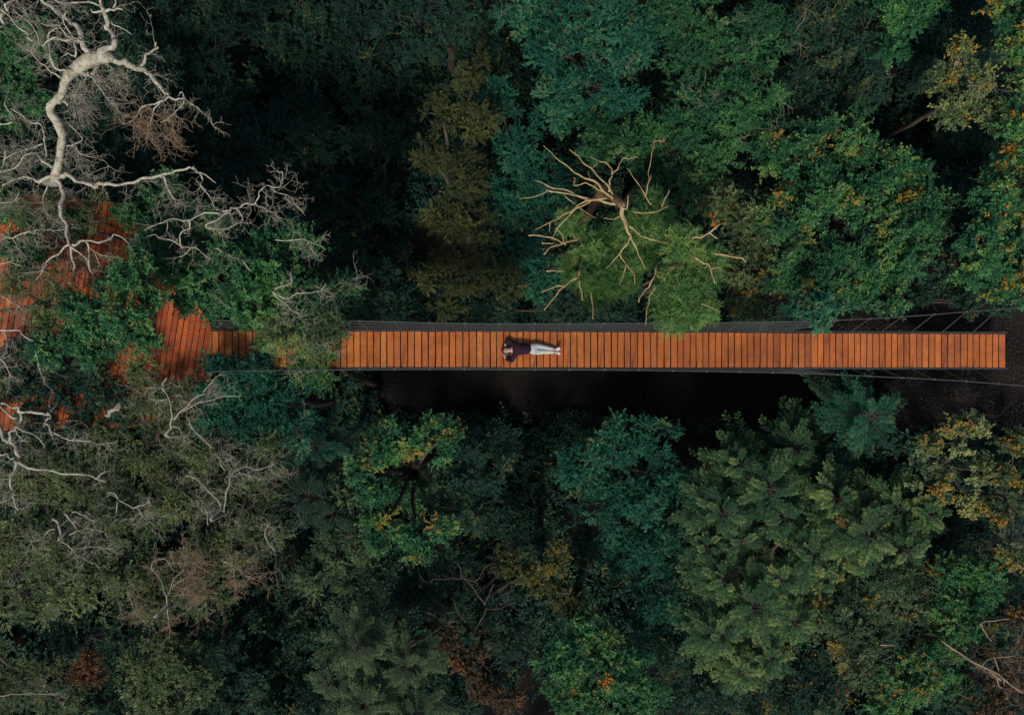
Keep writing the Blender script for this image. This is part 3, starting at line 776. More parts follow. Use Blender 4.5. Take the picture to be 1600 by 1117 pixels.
W1 = [
    ([(140, 93), (136, 75), (128, 55), (118, 38), (103, 33), (90, 22), (80, 12), (68, 0), (58, -14)], 10.1, 4.1, 4.5, 5.3, 10),
    ([(150, 90), (168, 84), (182, 76), (180, 62), (172, 48), (166, 35), (163, 20), (158, 5), (156, -12)], 11.6, 4.1, 4.5, 5.4, 4),
    ([(165, 18), (180, 17), (192, 18)], 4.7, 2.7, 5.2, 5.2, 1),
    ([(164, 19), (148, 19), (144, 17)], 3.9, 2.0, 5.2, 5.2, 1),
    ([(177, 17), (178, 5), (178, -10)], 3.1, 2.0, 5.2, 5.5, 1),
    ([(174, 34), (180, 40), (192, 45), (206, 55)], 2.7, 1.4, 5, 4.8, 1),
    ([(158, 10), (140, 3), (120, 4), (100, 6), (85, 2)], 3.1, 1.4, 5.3, 5.4, 9),
    ([(150, 92), (170, 92), (188, 96), (200, 104), (215, 106), (228, 113), (238, 124), (252, 140), (262, 151)], 12.4, 4.1, 4.5, 3.9, 10, .6, (.1, .8)),
    ([(262, 151), (275, 154), (289, 152), (287, 146), (282, 145)], 3.9, 1.7, 3.9, 3.8, 5, .5, (-.3, .8)),
    ([(217, 106), (226, 96), (229, 85), (238, 79), (249, 77)], 4.7, 2.7, 4.1, 4.5, 2),
    ([(243, 77), (243, 65)], 3.1, 2.4, 4.4, 4.7, 1),
    ([(262, 152), (250, 160), (235, 163), (222, 170), (212, 182), (203, 192)], 3.1, 1.2, 3.9, 3.2, 14, .85, (-.15, 1)),
    ([(250, 160), (240, 175), (236, 188), (230, 198)], 2.3, 1.1, 3.8, 3.2, 12, .85, (-.1, 1)),
    ([(288, 156), (275, 175), (262, 186), (250, 192)], 2.3, 1.0, 3.8, 3.2, 12, .85, (-.1, 1)),
    ([(287, 152), (296, 160), (310, 170), (325, 186), (338, 203)], 1.9, 0.7, 3.8, 3.4, 5),
    ([(115, 110), (100, 110), (85, 103), (77, 90), (74, 72), (75, 60), (84, 50), (92, 45)], 4.7, 2.0, 4.4, 4.9, 9),
    ([(132, 66), (124, 62), (108, 58), (98, 47), (88, 38), (75, 40), (66, 39)], 3.1, 2.0, 4.9, 5.1, 4),
    ([(126, 65), (105, 61), (85, 62), (72, 66), (60, 67), (45, 60), (35, 50), (22, 36), (8, 20), (-6, 12)], 3.5, 2.7, 4.9, 5.2, 15),
    ([(118, 90), (120, 75), (112, 60), (107, 45), (98, 30), (104, 18)], 3.1, 1.7, 4.6, 5.2, 9),
    ([(60, 67), (52, 42), (32, 25), (18, 16)], 2.3, 1.0, 5, 5.2, 9),
    ([(12, 18), (14, 8), (22, 0), (24, -10)], 3.9, 2.7, 5.2, 5.3, 4),
    ([(4, 22), (2, 36), (-8, 44)], 4.7, 4.1, 5.2, 5.2, 1),
    ([(95, 122), (80, 112), (65, 100), (55, 90), (50, 80)], 3.1, 1.4, 4.3, 4.6, 15),
    ([(118, 88), (108, 85), (98, 90), (94, 96)], 2.3, 1.4, 4.5, 4.3, 4),
    ([(138, 113), (130, 128), (120, 142), (116, 155)], 2.3, 1.0, 4.3, 3.9, 15),
    ([(137, 115), (150, 130), (165, 148), (180, 165), (186, 178)], 1.9, 0.7, 4.3, 3.7, 10),
    ([(158, 98), (172, 105), (180, 112), (184, 124)], 2.3, 1.0, 4.3, 4, 17, .5, (0, .9)),
    # fork over the platform
    ([(86, 279), (105, 275), (120, 283), (135, 290), (150, 292), (165, 288), (190, 287), (215, 285), (240, 275), (260, 274), (280, 268), (300, 264)], 7.7, 3.4, 2.5, 2.6, 10),
    ([(300, 264), (312, 271), (325, 276), (335, 284)], 3.5, 1.7, 2.6, 2.6, 1),
    ([(250, 276), (258, 285), (270, 305), (278, 320)], 4.7, 1.0, 2.5, 2.2, 17, .5, (.2, .6)),
    ([(310, 268), (315, 280), (314, 292), (322, 298)], 3.1, 1.4, 2.6, 2.5, 2),
    ([(316, 290), (325, 305), (338, 328)], 2.7, 1.4, 2.5, 2.4, 9),
    ([(338, 328), (350, 330), (358, 330), (368, 323), (385, 318), (395, 318), (405, 308), (412, 296), (421, 290), (435, 292), (440, 280), (441, 270), (436, 268)], 3.5, 1.2, 2.4, 2.3, 18, .45),
    ([(370, 325), (375, 335), (380, 345)], 2.3, 1.4, 2.4, 2.2, 4),
    ([(421, 290), (432, 300), (450, 305), (460, 318), (475, 333)], 1.9, 0.8, 2.3, 2.2, 9),
    ([(395, 318), (410, 324), (422, 330), (435, 332)], 1.9, 0.8, 2.3, 2.2, 12),
    ([(360, 332), (340, 345), (320, 355), (345, 358), (375, 350)], 3.1, 1.4, 2.3, 2.2, 18, .5),
    ([(345, 335), (325, 332), (308, 339), (295, 344), (278, 344), (261, 347), (245, 352), (227, 360)], 2.8, 1.4, 2.5, 2.4, 9),
    ([(296, 344), (297, 355), (286, 364), (282, 378), (284, 388)], 3.2, 2.0, 2.5, 2.3, 2),
    ([(284, 385), (270, 376), (252, 374), (242, 366), (228, 372)], 2.8, 1.4, 2.3, 2.4, 2),
    ([(284, 388), (300, 385), (315, 392), (326, 406)], 2.3, 1.2, 2.3, 2.2, 5),
    ([(300, 385), (290, 396), (280, 402)], 2.0, 1.0, 2.3, 2.2, 4),
    ([(261, 347), (258, 358), (261, 370)], 1.7, 1.0, 2.4, 2.2, 1),
    ([(335, 388), (352, 392), (362, 400), (382, 412), (392, 424)], 3.9, 1.7, 2.1, 1.9, 4),
    ([(430, 375), (455, 375), (478, 374), (490, 380), (505, 386)], 2.0, 1.0, 2, 2, 10, .4),
    ([(480, 376), (486, 390), (494, 400)], 1.5, 0.8, 2, 1.9, 5),
    ([(425, 456), (438, 462), (448, 466), (460, 460), (471, 457), (485, 457), (500, 454), (510, 444)], 2.6, 1.1, 2.2, 2.2, 9, .4),
    ([(428, 458), (440, 470), (452, 480), (466, 490)], 2.2, 0.9, 2.2, 2.1, 12, .4),
    ([(430, 452), (445, 445), (456, 440), (458, 430), (452, 424)], 2.0, 1.1, 2.2, 2.2, 2),
    # downward limb
    ([(87, 280), (93, 300), (97, 325), (103, 350), (107, 370), (111, 385)], 6.9, 4.4, 2.5, 2.5, 4),
    ([(111, 385), (113, 410), (116, 425), (114, 440), (118, 458)], 4.2, 1.4, 2.5, 2.2, 4),
    ([(110, 382), (95, 395), (77, 406), (70, 420), (62, 434), (52, 443)], 3.9, 1.5, 2.5, 2.3, 10),
    ([(77, 406), (66, 414), (62, 422), (40, 428), (20, 430), (-4, 427)], 2.3, 2.0, 2.4, 2.4, 12),
    ([(112, 386), (125, 398), (138, 414)], 3.5, 2.0, 2.5, 2.2, 2),
    ([(113, 382), (130, 376), (155, 379), (170, 373), (183, 368), (195, 375), (203, 384)], 3.9, 1.4, 2.5, 2.5, 4),
    ([(135, 378), (141, 395), (144, 420), (143, 432), (150, 446)], 3.5, 1.4, 2.5, 2.2, 5),
    ([(140, 388), (155, 397), (170, 400), (185, 407), (192, 420)], 2.5, 0.9, 2.4, 2.2, 5),
    ([(147, 393), (151, 412), (146, 422)], 2.0, 0.9, 2.4, 2.2, 4),
    # left side tangle
    ([(82, 262), (70, 255), (55, 240), (40, 246), (22, 262), (-4, 268)], 3.9, 2.0, 2.6, 2.6, 18, .5),
    ([(72, 245), (67, 225), (66, 205), (65, 195), (50, 192), (35, 182), (22, 172)], 3.1, 1.8, 2.8, 3, 12),
    ([(67, 225), (45, 232), (25, 240), (5, 252)], 2.3, 1.4, 2.8, 2.6, 20, .5),
    ([(8, 235), (3, 255), (6, 270), (-4, 280)], 2.3, 2.0, 2.6, 2.5, 5),
    ([(84, 276), (60, 284), (42, 276), (24, 278), (4, 290)], 6.2, 2.0, 1.8, 1.4, 18, .6),
    ([(75, 290), (66, 310), (72, 330), (76, 345)], 2.3, 1.1, 1.8, 1.6, 15),
    ([(30, 300), (20, 315), (-5, 318)], 3.1, 2.0, 1.8, 1.8, 12),
    ([(97, 226), (113, 227), (125, 238), (142, 244), (160, 250), (172, 262)], 2.5, 0.9, 3, 2.8, 10),
    ([(112, 227), (123, 216), (119, 204), (110, 196), (95, 182)], 2.0, 1.4, 3, 3.3, 4),
    ([(-4, 199), (10, 194), (22, 192), (20, 180), (10, 166), (8, 148)], 3.1, 1.4, 3, 3.1, 4),
    ([(98, 280), (115, 262), (130, 270), (140, 276)], 1.5, 0.8, 2.5, 2.4, 12),
    ([(-6, 372), (4, 366), (20, 372), (40, 367), (52, 364)], 3.5, 2.0, 2.5, 2.5, 12),
    ([(52, 366), (62, 360), (80, 360), (100, 360)], 1.9, 0.8, 2.5, 2.4, 12),
    ([(20, 374), (26, 384), (32, 394)], 2.3, 1.1, 2.5, 2.3, 4),
    ([(-5, 416), (8, 410), (20, 410), (33, 416)], 2.6, 1.4, 2.5, 2.5, 4),
    ([(-6, 456), (8, 465), (15, 470), (28, 477), (40, 486)], 3.1, 1.2, 2.6, 2.4, 10),
    ([(-6, 513), (10, 516), (25, 516), (36, 523), (50, 530), (58, 535)], 3.7, 2.2, 2.6, 2.5, 5),
    ([(58, 535), (68, 540), (76, 543)], 2.5, 1.5, 2.5, 2.5, 1),
    ([(57, 535), (62, 558), (64, 575), (68, 592)], 2.6, 1.1, 2.5, 2.3, 5),
    ([(-5, 552), (12, 568), (17, 592)], 2.8, 1.4, 2.4, 2.2, 10),
    ([(5, 517), (12, 532), (6, 545)], 1.5, 0.8, 2.5, 2.2, 10),
    ([(90, 160), (98, 157), (105, 160)], 6.9, 4.1, 3.85, 3.8, 1),
    ([(120, 100), (130, 112), (142, 112), (152, 104)], 9.3, 5.4, 4.3, 4.25, 15, .6, (.1, .9)),
    ([(96, 205), (100, 215), (98, 232), (94, 250)], 3.1, 2.0, 3.1, 2.9, 17, .5),
    ([(100, 130), (112, 138), (122, 150), (128, 165)], 3.9, 1.4, 4.0, 3.7, 23, .6, (.1, .9)),
]
b0 = P(95, 300, -1)
dead_tree('bleached_tree', 'big bleached leafless tree with a crooked trunk over the platform', (b0[0] + .2, b0[1] - .3), W1, 'white_bark', 'twig', 'bleached bare trees',
          trunk=([(94, 296, -2), (88, 284, 1.6), (87, 274, 2.5), (92, 255, 2.8), (95, 232, 3.0), (97, 212, 3.2), (90, 192, 3.4), (81, 178, 3.55), (79, 166, 3.7), (88, 156, 3.85), (97, 146, 3.95),
                  (101, 130, 4.1), (108, 117, 4.2), (124, 104, 4.35), (140, 94, 4.5), (160, 89, 4.5), (176, 90, 4.45)],
                 [.18, .15, .13, .115, .10, .092, .09, .105, .115, .11, .075, .08, .09, .105, .12, .15, .18, .15, .11]))

W2 = [
    ([(-6, 630), (10, 640), (20, 648), (27, 654)], 3.6, 3.4, 1.8, 1.9, 1),
    ([(3, 631), (15, 632), (29, 637)], 3.6, 3.1, 1.9, 2.0, 1),
    ([(29, 636), (28, 648), (22, 665), (17, 675), (16, 690)], 4.5, 3.4, 2, 1.8, 3),
    ([(30, 643), (45, 643), (60, 646), (72, 647), (78, 652), (71, 658), (78, 663), (81, 672), (82, 678)], 4.5, 2.7, 2, 1.9, 5),
    ([(82, 674), (90, 680), (100, 684), (115, 687), (135, 690), (155, 693), (180, 692)], 2.9, 1.1, 1.9, 1.8, 19, .5, (.4, .4)),
    ([(22, 667), (40, 675), (55, 680), (65, 690), (70, 696)], 2.6, 1.2, 1.9, 1.7, 3),
    ([(24, 668), (32, 680), (38, 690)], 2.2, 1.0, 1.9, 1.7, 5),
    ([(-6, 660), (8, 680), (20, 696), (27, 710), (28, 722)], 7.3, 4.8, 1.6, 1.7, 5),
    ([(28, 720), (45, 731), (65, 735), (85, 740), (110, 742), (135, 743), (150, 748), (163, 752)], 4.9, 2.0, 1.7, 1.6, 5),
    ([(148, 748), (160, 740), (167, 737)], 2.4, 1.4, 1.6, 1.7, 3),
    ([(28, 720), (22, 735), (16, 746), (22, 765), (25, 780), (31, 797)], 4.9, 1.4, 1.7, 1.5, 15, .4),
    ([(24, 772), (12, 780), (-4, 787)], 2.4, 1.4, 1.6, 1.5, 9),
    ([(-6, 707), (12, 710), (22, 716)], 3.6, 2.7, 1.7, 1.7, 5),
    ([(16, 748), (6, 748)], 2.0, 1.0, 1.6, 1.5, 7),
]
b1 = P(-20, 660, -1)
dead_tree('bleached_tree', 'bleached bare tree at the left edge with one zigzag branch pointing right', (b1[0], b1[1]), W2, 'white_bark', 'twig', 'bleached bare trees',
          trunk=([(-14, 655, -2), (-8, 650, 1.2), (-6, 656, 1.6)], .17, .10))

W3 = [
    ([(168, 768), (178, 768), (182, 780), (195, 788), (205, 793), (220, 790), (232, 786), (232, 780)], 3.0, 1.6, 1.9, 2.0, 4),
    ([(183, 782), (183, 800)], 2.2, 1.3, 1.9, 1.8, 2),
    ([(172, 768), (168, 777)], 2.0, 1.2, 1.9, 1.9, 2),
    ([(215, 793), (222, 805), (230, 813)], 2.0, 0.9, 1.8, 1.7, 14),
    ([(82, 810), (88, 828), (92, 842)], 4.5, 3.2, 1.8, 1.7, 2),
    ([(101, 802), (112, 818), (122, 829)], 3.8, 2.2, 1.8, 1.7, 2),
    ([(113, 800), (130, 805), (150, 816)], 3.0, 1.3, 1.9, 1.8, 4),
    ([(108, 835), (122, 829), (135, 826), (152, 828), (168, 834)], 2.5, 1.2, 1.8, 1.7, 6),
    ([(86, 826), (72, 832), (62, 843), (50, 846), (55, 860)], 2.5, 1.2, 1.8, 1.7, 12),
    ([(95, 846), (110, 848), (117, 860), (130, 870), (145, 880)], 2.5, 1.0, 1.8, 1.7, 12),
    ([(125, 855), (145, 853), (170, 858)], 2.0, 1.0, 1.7, 1.7, 10),
    ([(-4, 1086), (25, 1083), (55, 1083), (90, 1088)], 2.0, 1.2, .5, .6, 10),
]
b2 = P(150, 790, -1)
dead_tree('dead_branchy_tree', 'slender dead tree whose broken grey branches surface among olive leaves', (b2[0], b2[1]), W3, 'twig', 'twig', 'bleached bare trees',
          trunk=([(140, 800, 0), (120, 815, .6), (95, 838, 1.2)], .09, .04))
W4 = [
    ([(330, 700), (318, 690), (300, 668), (292, 652)], 3, 2, 1.5, 1.9, 4),
    ([(268, 668), (270, 645), (264, 622), (254, 602), (262, 590)], 3, 1.8, 1.9, 2.1, 5),
    ([(272, 655), (290, 637), (310, 620), (332, 612)], 3.4, 1.8, 1.9, 2.0, 7),
    ([(282, 642), (310, 630), (340, 622), (378, 618)], 3, 1.6, 1.9, 2.0, 8),
    ([(318, 612), (330, 596), (346, 582)], 2.4, 1.4, 2, 2.1, 5),
    ([(262, 624), (245, 627), (228, 622)], 2.4, 1.4, 2, 2, 4),
    ([(256, 612), (248, 606), (228, 606)], 2.2, 1.4, 2, 2, 5),
    ([(270, 665), (282, 672), (288, 684)], 2.6, 1.4, 1.8, 1.7, 4),
    ([(165, 648), (175, 640), (188, 632), (184, 640)], 6, 5, 1.4, 1.5, 1),
]
b3 = P(300, 690, -1)
dead_tree('dead_sapling', 'thin leafless sapling fanning dry twigs over the lower corner of the platform', (b3[0], b3[1]), W4, 'twig', 'twig', 'dry bare saplings',
          trunk=([(285, 680, .5), (268, 666, 1.8)], .07, .035))
W5 = [
    ([(345, 790), (330, 770), (315, 755), (300, 745), (290, 744)], 3, 2, 1.6, 1.8, 7, .5),
    ([(350, 800), (352, 775), (360, 755), (358, 740)], 2.6, 1.6, 1.6, 1.9, 12, .5),
    ([(358, 745), (375, 740), (395, 745)], 2, 1.2, 1.8, 1.8, 10, .5),
    ([(352, 735), (344, 722), (342, 708)], 2, 1.2, 1.8, 1.9, 6),
    ([(362, 740), (380, 730), (405, 732), (430, 724)], 2, 1.2, 1.8, 1.7, 7),
    ([(325, 820), (322, 800), (315, 790)], 2.4, 1.4, 1.5, 1.6, 14, .5),
    ([(430, 860), (415, 840), (420, 815)], 2.4, 1.4, 1.3, 1.5, 8, .5),
]
b4 = P(345, 800, -1)
dead_tree('dead_sapling', 'dry brown sapling with twig tufts in the middle of the grey olive tree', (b4[0], b4[1]), W5, 'twig', 'twig', 'dry bare saplings',
          trunk=([(346, 805, .8), (346, 792, 1.6)], .07, .035))
W6 = [
    ([(262, 945), (262, 925), (252, 905), (240, 890), (240, 878), (255, 872), (265, 880), (274, 893)], 1.9, 1.0, 1.3, 1.7, 10),
    ([(262, 930), (270, 905), (285, 890), (292, 872), (290, 860), (280, 848)], 1.5, 0.7, 1.4, 1.7, 12),
    ([(262, 880), (285, 878), (310, 878)], 1.4, 0.7, 1.6, 1.6, 11),
    ([(290, 890), (305, 890), (310, 870), (308, 862)], 1.3, 0.7, 1.6, 1.7, 10),
    ([(262, 948), (264, 965), (265, 985)], 1.7, 1.0, 1.3, 1.1, 14, .5),
    ([(270, 915), (290, 905), (305, 900)], 1.5, 0.7, 1.4, 1.6, 33, .5),
    ([(272, 930), (290, 930), (310, 925)], 1.4, 0.7, 1.4, 1.5, 33, .5),
    ([(345, 875), (365, 885), (385, 897), (398, 905)], 1.7, 0.8, 1.4, 1.4, 20, .5),
    ([(365, 885), (368, 905), (370, 920)], 1.1, 0.6, 1.4, 1.3, 15, .4),
    ([(200, 920), (206, 940), (215, 960), (226, 975)], 1.5, 0.7, 1.4, 1.3, 14, .4),
]
b5 = P(262, 945, -1)
dead_tree('dead_sapling', 'reddish brown dry sapling with looping branches near the lower olive edge', (b5[0], b5[1]), W6, 'twig', 'brown_twig', 'dry bare saplings',
          trunk=([(262, 950, .5), (262, 942, 1.3)], .07, .035))

# the pale dead tree in the middle
Z = .6
PD = [
    ([(966, 318), (955, 308), (940, 295), (925, 283), (905, 272), (890, 262), (870, 247), (850, 228)], 4.8, 1.0, .9, Z, 0),
    ([(958, 308), (947, 290), (930, 270), (915, 257), (900, 243), (889, 236)], 3.5, 1.0, .8, Z, 0),
    ([(900, 243), (899, 233)], 1.8, 0.8, Z, Z, 0),
    ([(926, 262), (936, 254)], 1.8, 0.7, Z, Z + .1, 0),
    ([(951, 300), (953, 285), (957, 272), (955, 262), (945, 255), (935, 252), (922, 245)], 3.5, 1.0, .8, Z, 0),
    ([(957, 272), (965, 260), (975, 248), (985, 247), (997, 244)], 2.4, 1.0, .8, Z + .2, 0),
    ([(948, 302), (930, 295), (915, 287), (899, 290), (898, 280), (895, 277)], 2.6, 1.0, .8, Z, 0),
    ([(925, 284), (920, 275), (919, 268)], 1.3, 0.6, Z, Z, 0),
    ([(966, 317), (940, 313), (915, 310), (890, 300), (865, 293), (848, 286), (835, 283)], 4.8, 1.0, .9, Z, 0),
    ([(922, 311), (895, 305), (870, 301), (855, 301), (835, 308), (810, 311)], 2.8, 1.0, .8, Z, 0),
    ([(862, 301), (850, 296)], 1.7, 0.6, Z, Z, 0),
    ([(948, 310), (925, 313), (905, 320), (885, 332), (870, 342), (850, 352), (836, 359)], 3.5, 1.0, .9, Z, 0),
    ([(860, 348), (857, 363)], 1.7, 0.6, Z, Z - .1, 0),
    ([(925, 313), (905, 322), (890, 335), (875, 352), (868, 364), (861, 374)], 2.9, 1.0, .8, Z, 0),
    ([(882, 306), (900, 322), (915, 332), (931, 341)], 1.8, 0.6, Z, .3, 0),
    ([(971, 336), (962, 341), (943, 341)], 2.4, 1.0, 1, .9, 0),
    ([(972, 320), (974, 340), (980, 355), (985, 368)], 9.1, 3.4, 1.2, 1.1, 0),
    ([(985, 366), (978, 382), (970, 395), (958, 408), (947, 419)], 3.2, 1.0, 1.1, .9, 0),
    ([(968, 397), (978, 412), (988, 425), (993, 444)], 2.2, 0.8, 1, .9, 0),
    ([(979, 413), (974, 430), (968, 446)], 2.0, 0.7, 1, .9, 0),
    ([(985, 366), (992, 385), (1000, 403), (1008, 421)], 3.3, 1.0, 1.1, .9, 0),
    ([(983, 353), (997, 365), (1010, 372), (1025, 376), (1043, 380)], 3.2, 1.1, 1.1, 1.2, 0),
    ([(971, 324), (977, 327), (981, 320), (980, 308)], 3.1, 1.4, 1.3, 1.5, 0),
    ([(988, 331), (1020, 331), (1035, 325), (1043, 324)], 2.2, 1.0, .4, .6, 0),
    ([(1034, 324), (1040, 312), (1044, 298)], 2.4, 1.1, .6, .8, 0),
    ([(1018, 320), (1009, 308), (998, 290), (985, 270), (981, 263)], 2.1, 0.8, .3, .5, 0),
    ([(1009, 306), (1012, 285), (1015, 265), (1018, 243), (1021, 232)], 2.2, 0.7, .4, .6, 0),
    ([(1010, 298), (1014, 285), (1018, 273)], 1.7, 0.6, .4, .5, 0),
    ([(1021, 232), (1025, 215)], 1.3, 0.5, .5, .5, 3, .3),
]
b6 = P(936, 298, -4)
dead_tree('pale_dead_tree', 'pale dead tree spreading leafless antler like branches above grassy green crowns', (b6[0], b6[1]), PD, 'pale_wood', 'pale_wood', 'pale dead wood above the bridge',
          trunk=([(940, 300, -1.5), (950, 304, .1), (962, 311, .8), (973, 322, 1.2)], .17, .11))
PE = [
    ([(826, 368), (855, 370), (870, 375), (883, 382)], 2.6, 2.2, .2, -.2, 0),
    ([(847, 379), (862, 382), (880, 381)], 2.2, 1.8, .1, -.2, 0),
    ([(850, 397), (862, 387), (882, 380), (905, 374)], 2.8, 2, .2, -.4, 2, .3),
    ([(882, 381), (878, 366), (868, 356)], 1.8, 1, -.2, -.2, 0),
    ([(903, 434), (890, 441), (877, 449), (865, 466), (852, 485)], 3.4, 2.4, -.2, .2, 0),
    ([(882, 447), (868, 449), (846, 457)], 2.8, 2, 0, .1, 0),
    ([(854, 424), (880, 422)], 2.4, 1.8, .1, -.2, 0),
    ([(905, 438), (908, 452), (911, 469)], 2.8, 1.8, -.1, .1, 0),
    ([(924, 458), (926, 475), (927, 496)], 2.6, 1.8, -.2, .1, 0),
]
b7 = P(900, 420, -3)
dead_tree('dead_shrub', 'dead twiggy shrub left of the grassy green tree, below the pale dead tree', (b7[0], b7[1]), PE, 'pale_wood', 'pale_wood', 'pale dead wood above the bridge',
          trunk=([(902, 425, -1), (903, 434, -.1)], .06, .03))
PF = [
    ([(1026, 414), (1018, 440), (1012, 452), (1000, 462), (999, 472)], 2.8, 1.8, .5, .6, 0),
    ([(1024, 448), (1016, 465), (1012, 482), (1008, 509)], 2.8, 2, .6, .8, 0),
    ([(1081, 373), (1095, 369), (1108, 364), (1125, 352)], 3, 2.2, 1.6, 1.8, 0),
    ([(1109, 364), (1125, 372)], 2.4, 1.6, 1.7, 1.7, 0),
    ([(1116, 397), (1140, 400), (1155, 403), (1168, 412)], 3, 2.2, 1.4, 1.6, 0),
    ([(1086, 402), (1100, 411), (1110, 420), (1116, 443)], 3, 2, 1.6, 1.6, 0),
    ([(1111, 421), (1124, 421)], 2.2, 1.6, 1.6, 1.6, 0),
    ([(1095, 475), (1110, 480), (1125, 488)], 1.6, 1.0, 1.3, 1.2, 0),
]
b8 = P(1050, 420, -1)
dead_tree('dead_shrub', 'dead twiggy shrub poking short pale branches out of the tree over the railing', (b8[0], b8[1]), PF, 'pale_wood', 'pale_wood', 'pale dead wood above the bridge',
          trunk=([(1050, 420, 0), (1045, 420, .6)], .06, .03))
PG = [
    ([(758, 945), (740, 920), (722, 902)], 2.8, 1.8, -3.3, -3, 3),
    ([(722, 902), (718, 888), (716, 878)], 2.1, 1.2, -3, -2.9, 0),
    ([(722, 902), (745, 904), (758, 885), (772, 880)], 2.1, 1.2, -3, -2.9, 3),
    ([(722, 902), (700, 905), (675, 905)], 1.8, 1.1, -3, -3, 3),
    ([(758, 945), (765, 928), (772, 912)], 1.8, 1.1, -3.2, -3, 0),
    ([(758, 950), (780, 952), (800, 940)], 1.8, 1.1, -3.2, -3.1, 3),
    ([(728, 972), (715, 955), (708, 935)], 2.1, 1.2, -3.4, -3.2, 0),
    ([(715, 955), (690, 958), (678, 955)], 1.8, 1.1, -3.3, -3.3, 3),
    ([(742, 985), (752, 968), (760, 950)], 2.1, 1.8, -3.5, -3.3, 0),
]
b9 = P(745, 990, -6)
dead_tree('dead_sapling', 'grey leafless sapling standing in the dark hole below the yellow green ring', (b9[0], b9[1]), PG, 'bark', 'bark', 'dry bare saplings',
          trunk=([(745, 985, -4.5), (742, 985, -3.5)], .06, .04))
PH = [
    ([(1470, 1000), (1500, 1020), (1530, 1040), (1560, 1055), (1600, 1085)], 3, 2.6, .8, 1.2, 3),
    ([(1555, 1052), (1560, 1070), (1568, 1075)], 2.4, 1.6, 1, .9, 2),
    ([(1553, 1025), (1560, 1050), (1570, 1070)], 2.4, 1.6, 1, 1, 1),
    ([(1535, 1040), (1550, 1030), (1590, 1025)], 2.4, 1.6, 1, 1, 3),
    ([(1375, 1007), (1400, 1009)], 2.4, 1.6, .2, .2, 0),
    ([(1530, 975), (1545, 970), (1580, 966)], 2.4, 1.6, .7, .7, 1),
    ([(1533, 972), (1540, 990), (1548, 1000)], 2.4, 1.6, .7, .6, 1),
]
b10 = P(1540, 1045, 0)
dead_tree('dead_shrub', 'long reddish bare branches leaning over the lower right corner tree', (b10[0], b10[1]), PH, 'brown_twig', 'brown_twig', 'dry bare saplings',
          trunk=([(1545, 1050, .3), (1545, 1047, .9)], .05, .03))

# ---------------------------------------------------------------- the bridge
def deckz(x):
    return -1.15 * float(sstep(0.0, 15.3, x))


def clip(poly, a, b, c):
    """keep a*x+b*y<=c"""
    out = []
    for i in range(len(poly)):
        p, q = poly[i], poly[(i + 1) % len(poly)]
        dp, dq = a * p[0] + b * p[1] - c, a * q[0] + b * q[1] - c
        if dp <= 0:
            out.append(p)
        if dp * dq < 0:
            t = dp / (dp - dq)
            out.append((p[0] + (q[0] - p[0]) * t, p[1] + (q[1] - p[1]) * t))
    return out


x0, x1 = float(P(322, 545)[0]), float(P(1573, 548, -1.15)[0])
bridge = thing('footbridge', 'orange plank suspension footbridge with wire net railings crossing the forest', 'bridge', (x0, .25, 0))


def edge(x):
    f = (x - x0) / (x1 - x0)
    yc = .257 - .035 * f
    return yc - .525, yc + .525 - .02 * f


mb = MB()
x = x0
k = 0
while x < x1 - .05:
    wd = (.184 if k % 2 else .164) + random.uniform(-.008, .008)
    gp = random.uniform(.024, .034)
    wd = min(wd, x1 - x)
    ya, yb = edge(x)
    ya -= random.uniform(0, .010)
    yb += random.uniform(0, .010)
    z = deckz(x + wd / 2)
    zj = random.uniform(-.004, .004)
    f_ = (x - x0) / (x1 - x0)
    t = float(np.clip(random.gauss(.66 - .32 * f_, .09), .05, .95))
    sl_ = (deckz(x + wd) - deckz(x)) / 2
    sk = random.uniform(-.004, .004)
    top = [[x + sk, ya, z - sl_ + zj], [x + wd + sk, ya, z + sl_ + zj], [x + wd - sk, yb, z + sl_ + zj], [x - sk, yb, z - sl_ + zj]]
    bot = [[q[0], q[1], q[2] - .045] for q in top]
    # eased top edges
    e = .006
    mid = [[q[0], q[1], q[2] - e] for q in top]
    cx, cyy = x + wd / 2, (ya + yb) / 2
    ins = [[q[0] + (e if q[0] < cx else -e), q[1] + (e if q[1] < cyy else -e), q[2]] for q in top]
    mb.add(ins + mid + bot, [[0, 1, 2, 3], [4, 5, 1, 0], [5, 6, 2, 1], [6, 7, 3, 2], [7, 4, 0, 3],
                             [8, 9, 5, 4], [9, 10, 6, 5], [10, 11, 7, 6], [11, 8, 4, 7], [11, 10, 9, 8]], t)
    x += wd + gp
    k += 1
mb.build('deck', M['wood'], bridge)
for s in (0, 1):
    mb = MB()
    xs = np.arange(x0, x1 + .2, .5)
    xs[-1] = x1 + .03
    pts = [[q, edge(q)[s] + (.045 if s else -.045), deckz(q) - .05] for q in xs]
    for a, b in zip(pts[:-1], pts[1:]):
        w_, h_ = .03, .05
        v = [[p[0], p[1] + dy, p[2] + dz] for p in (a, b) for dy, dz in ((-w_, -h_), (w_, -h_), (w_, h_), (-w_, h_))]
        mb.add(v, [[0, 1, 5, 4], [1, 2, 6, 5], [2, 3, 7, 6], [3, 0, 4, 7]])
    mb.build('side_beam', M['beam'], bridge)
mb = MB()
for y_ in (.0, .5):
    mb.tube([[q, y_, deckz(q) - .13] for q in np.arange(x0, x1, .6)], .03, 6)
for q in np.arange(x0 + .3, x1, 1.0):
    mb.box((q, .25, deckz(q) - .085), .06, 1.12, .07)
mb.build('underframe', M['beam'], bridge)
RH = 1.2
TOPR = [(250, 500), (335, 501), (430, 501), (545, 501.5), (620, 503), (700, 505), (820, 506), (1000, 505), (1130, 504), (1260, 502), (1341, 499), (1393, 496), (1444, 492.5), (1500, 488), (1553, 484), (1600, 480.5), (1680, 474)]
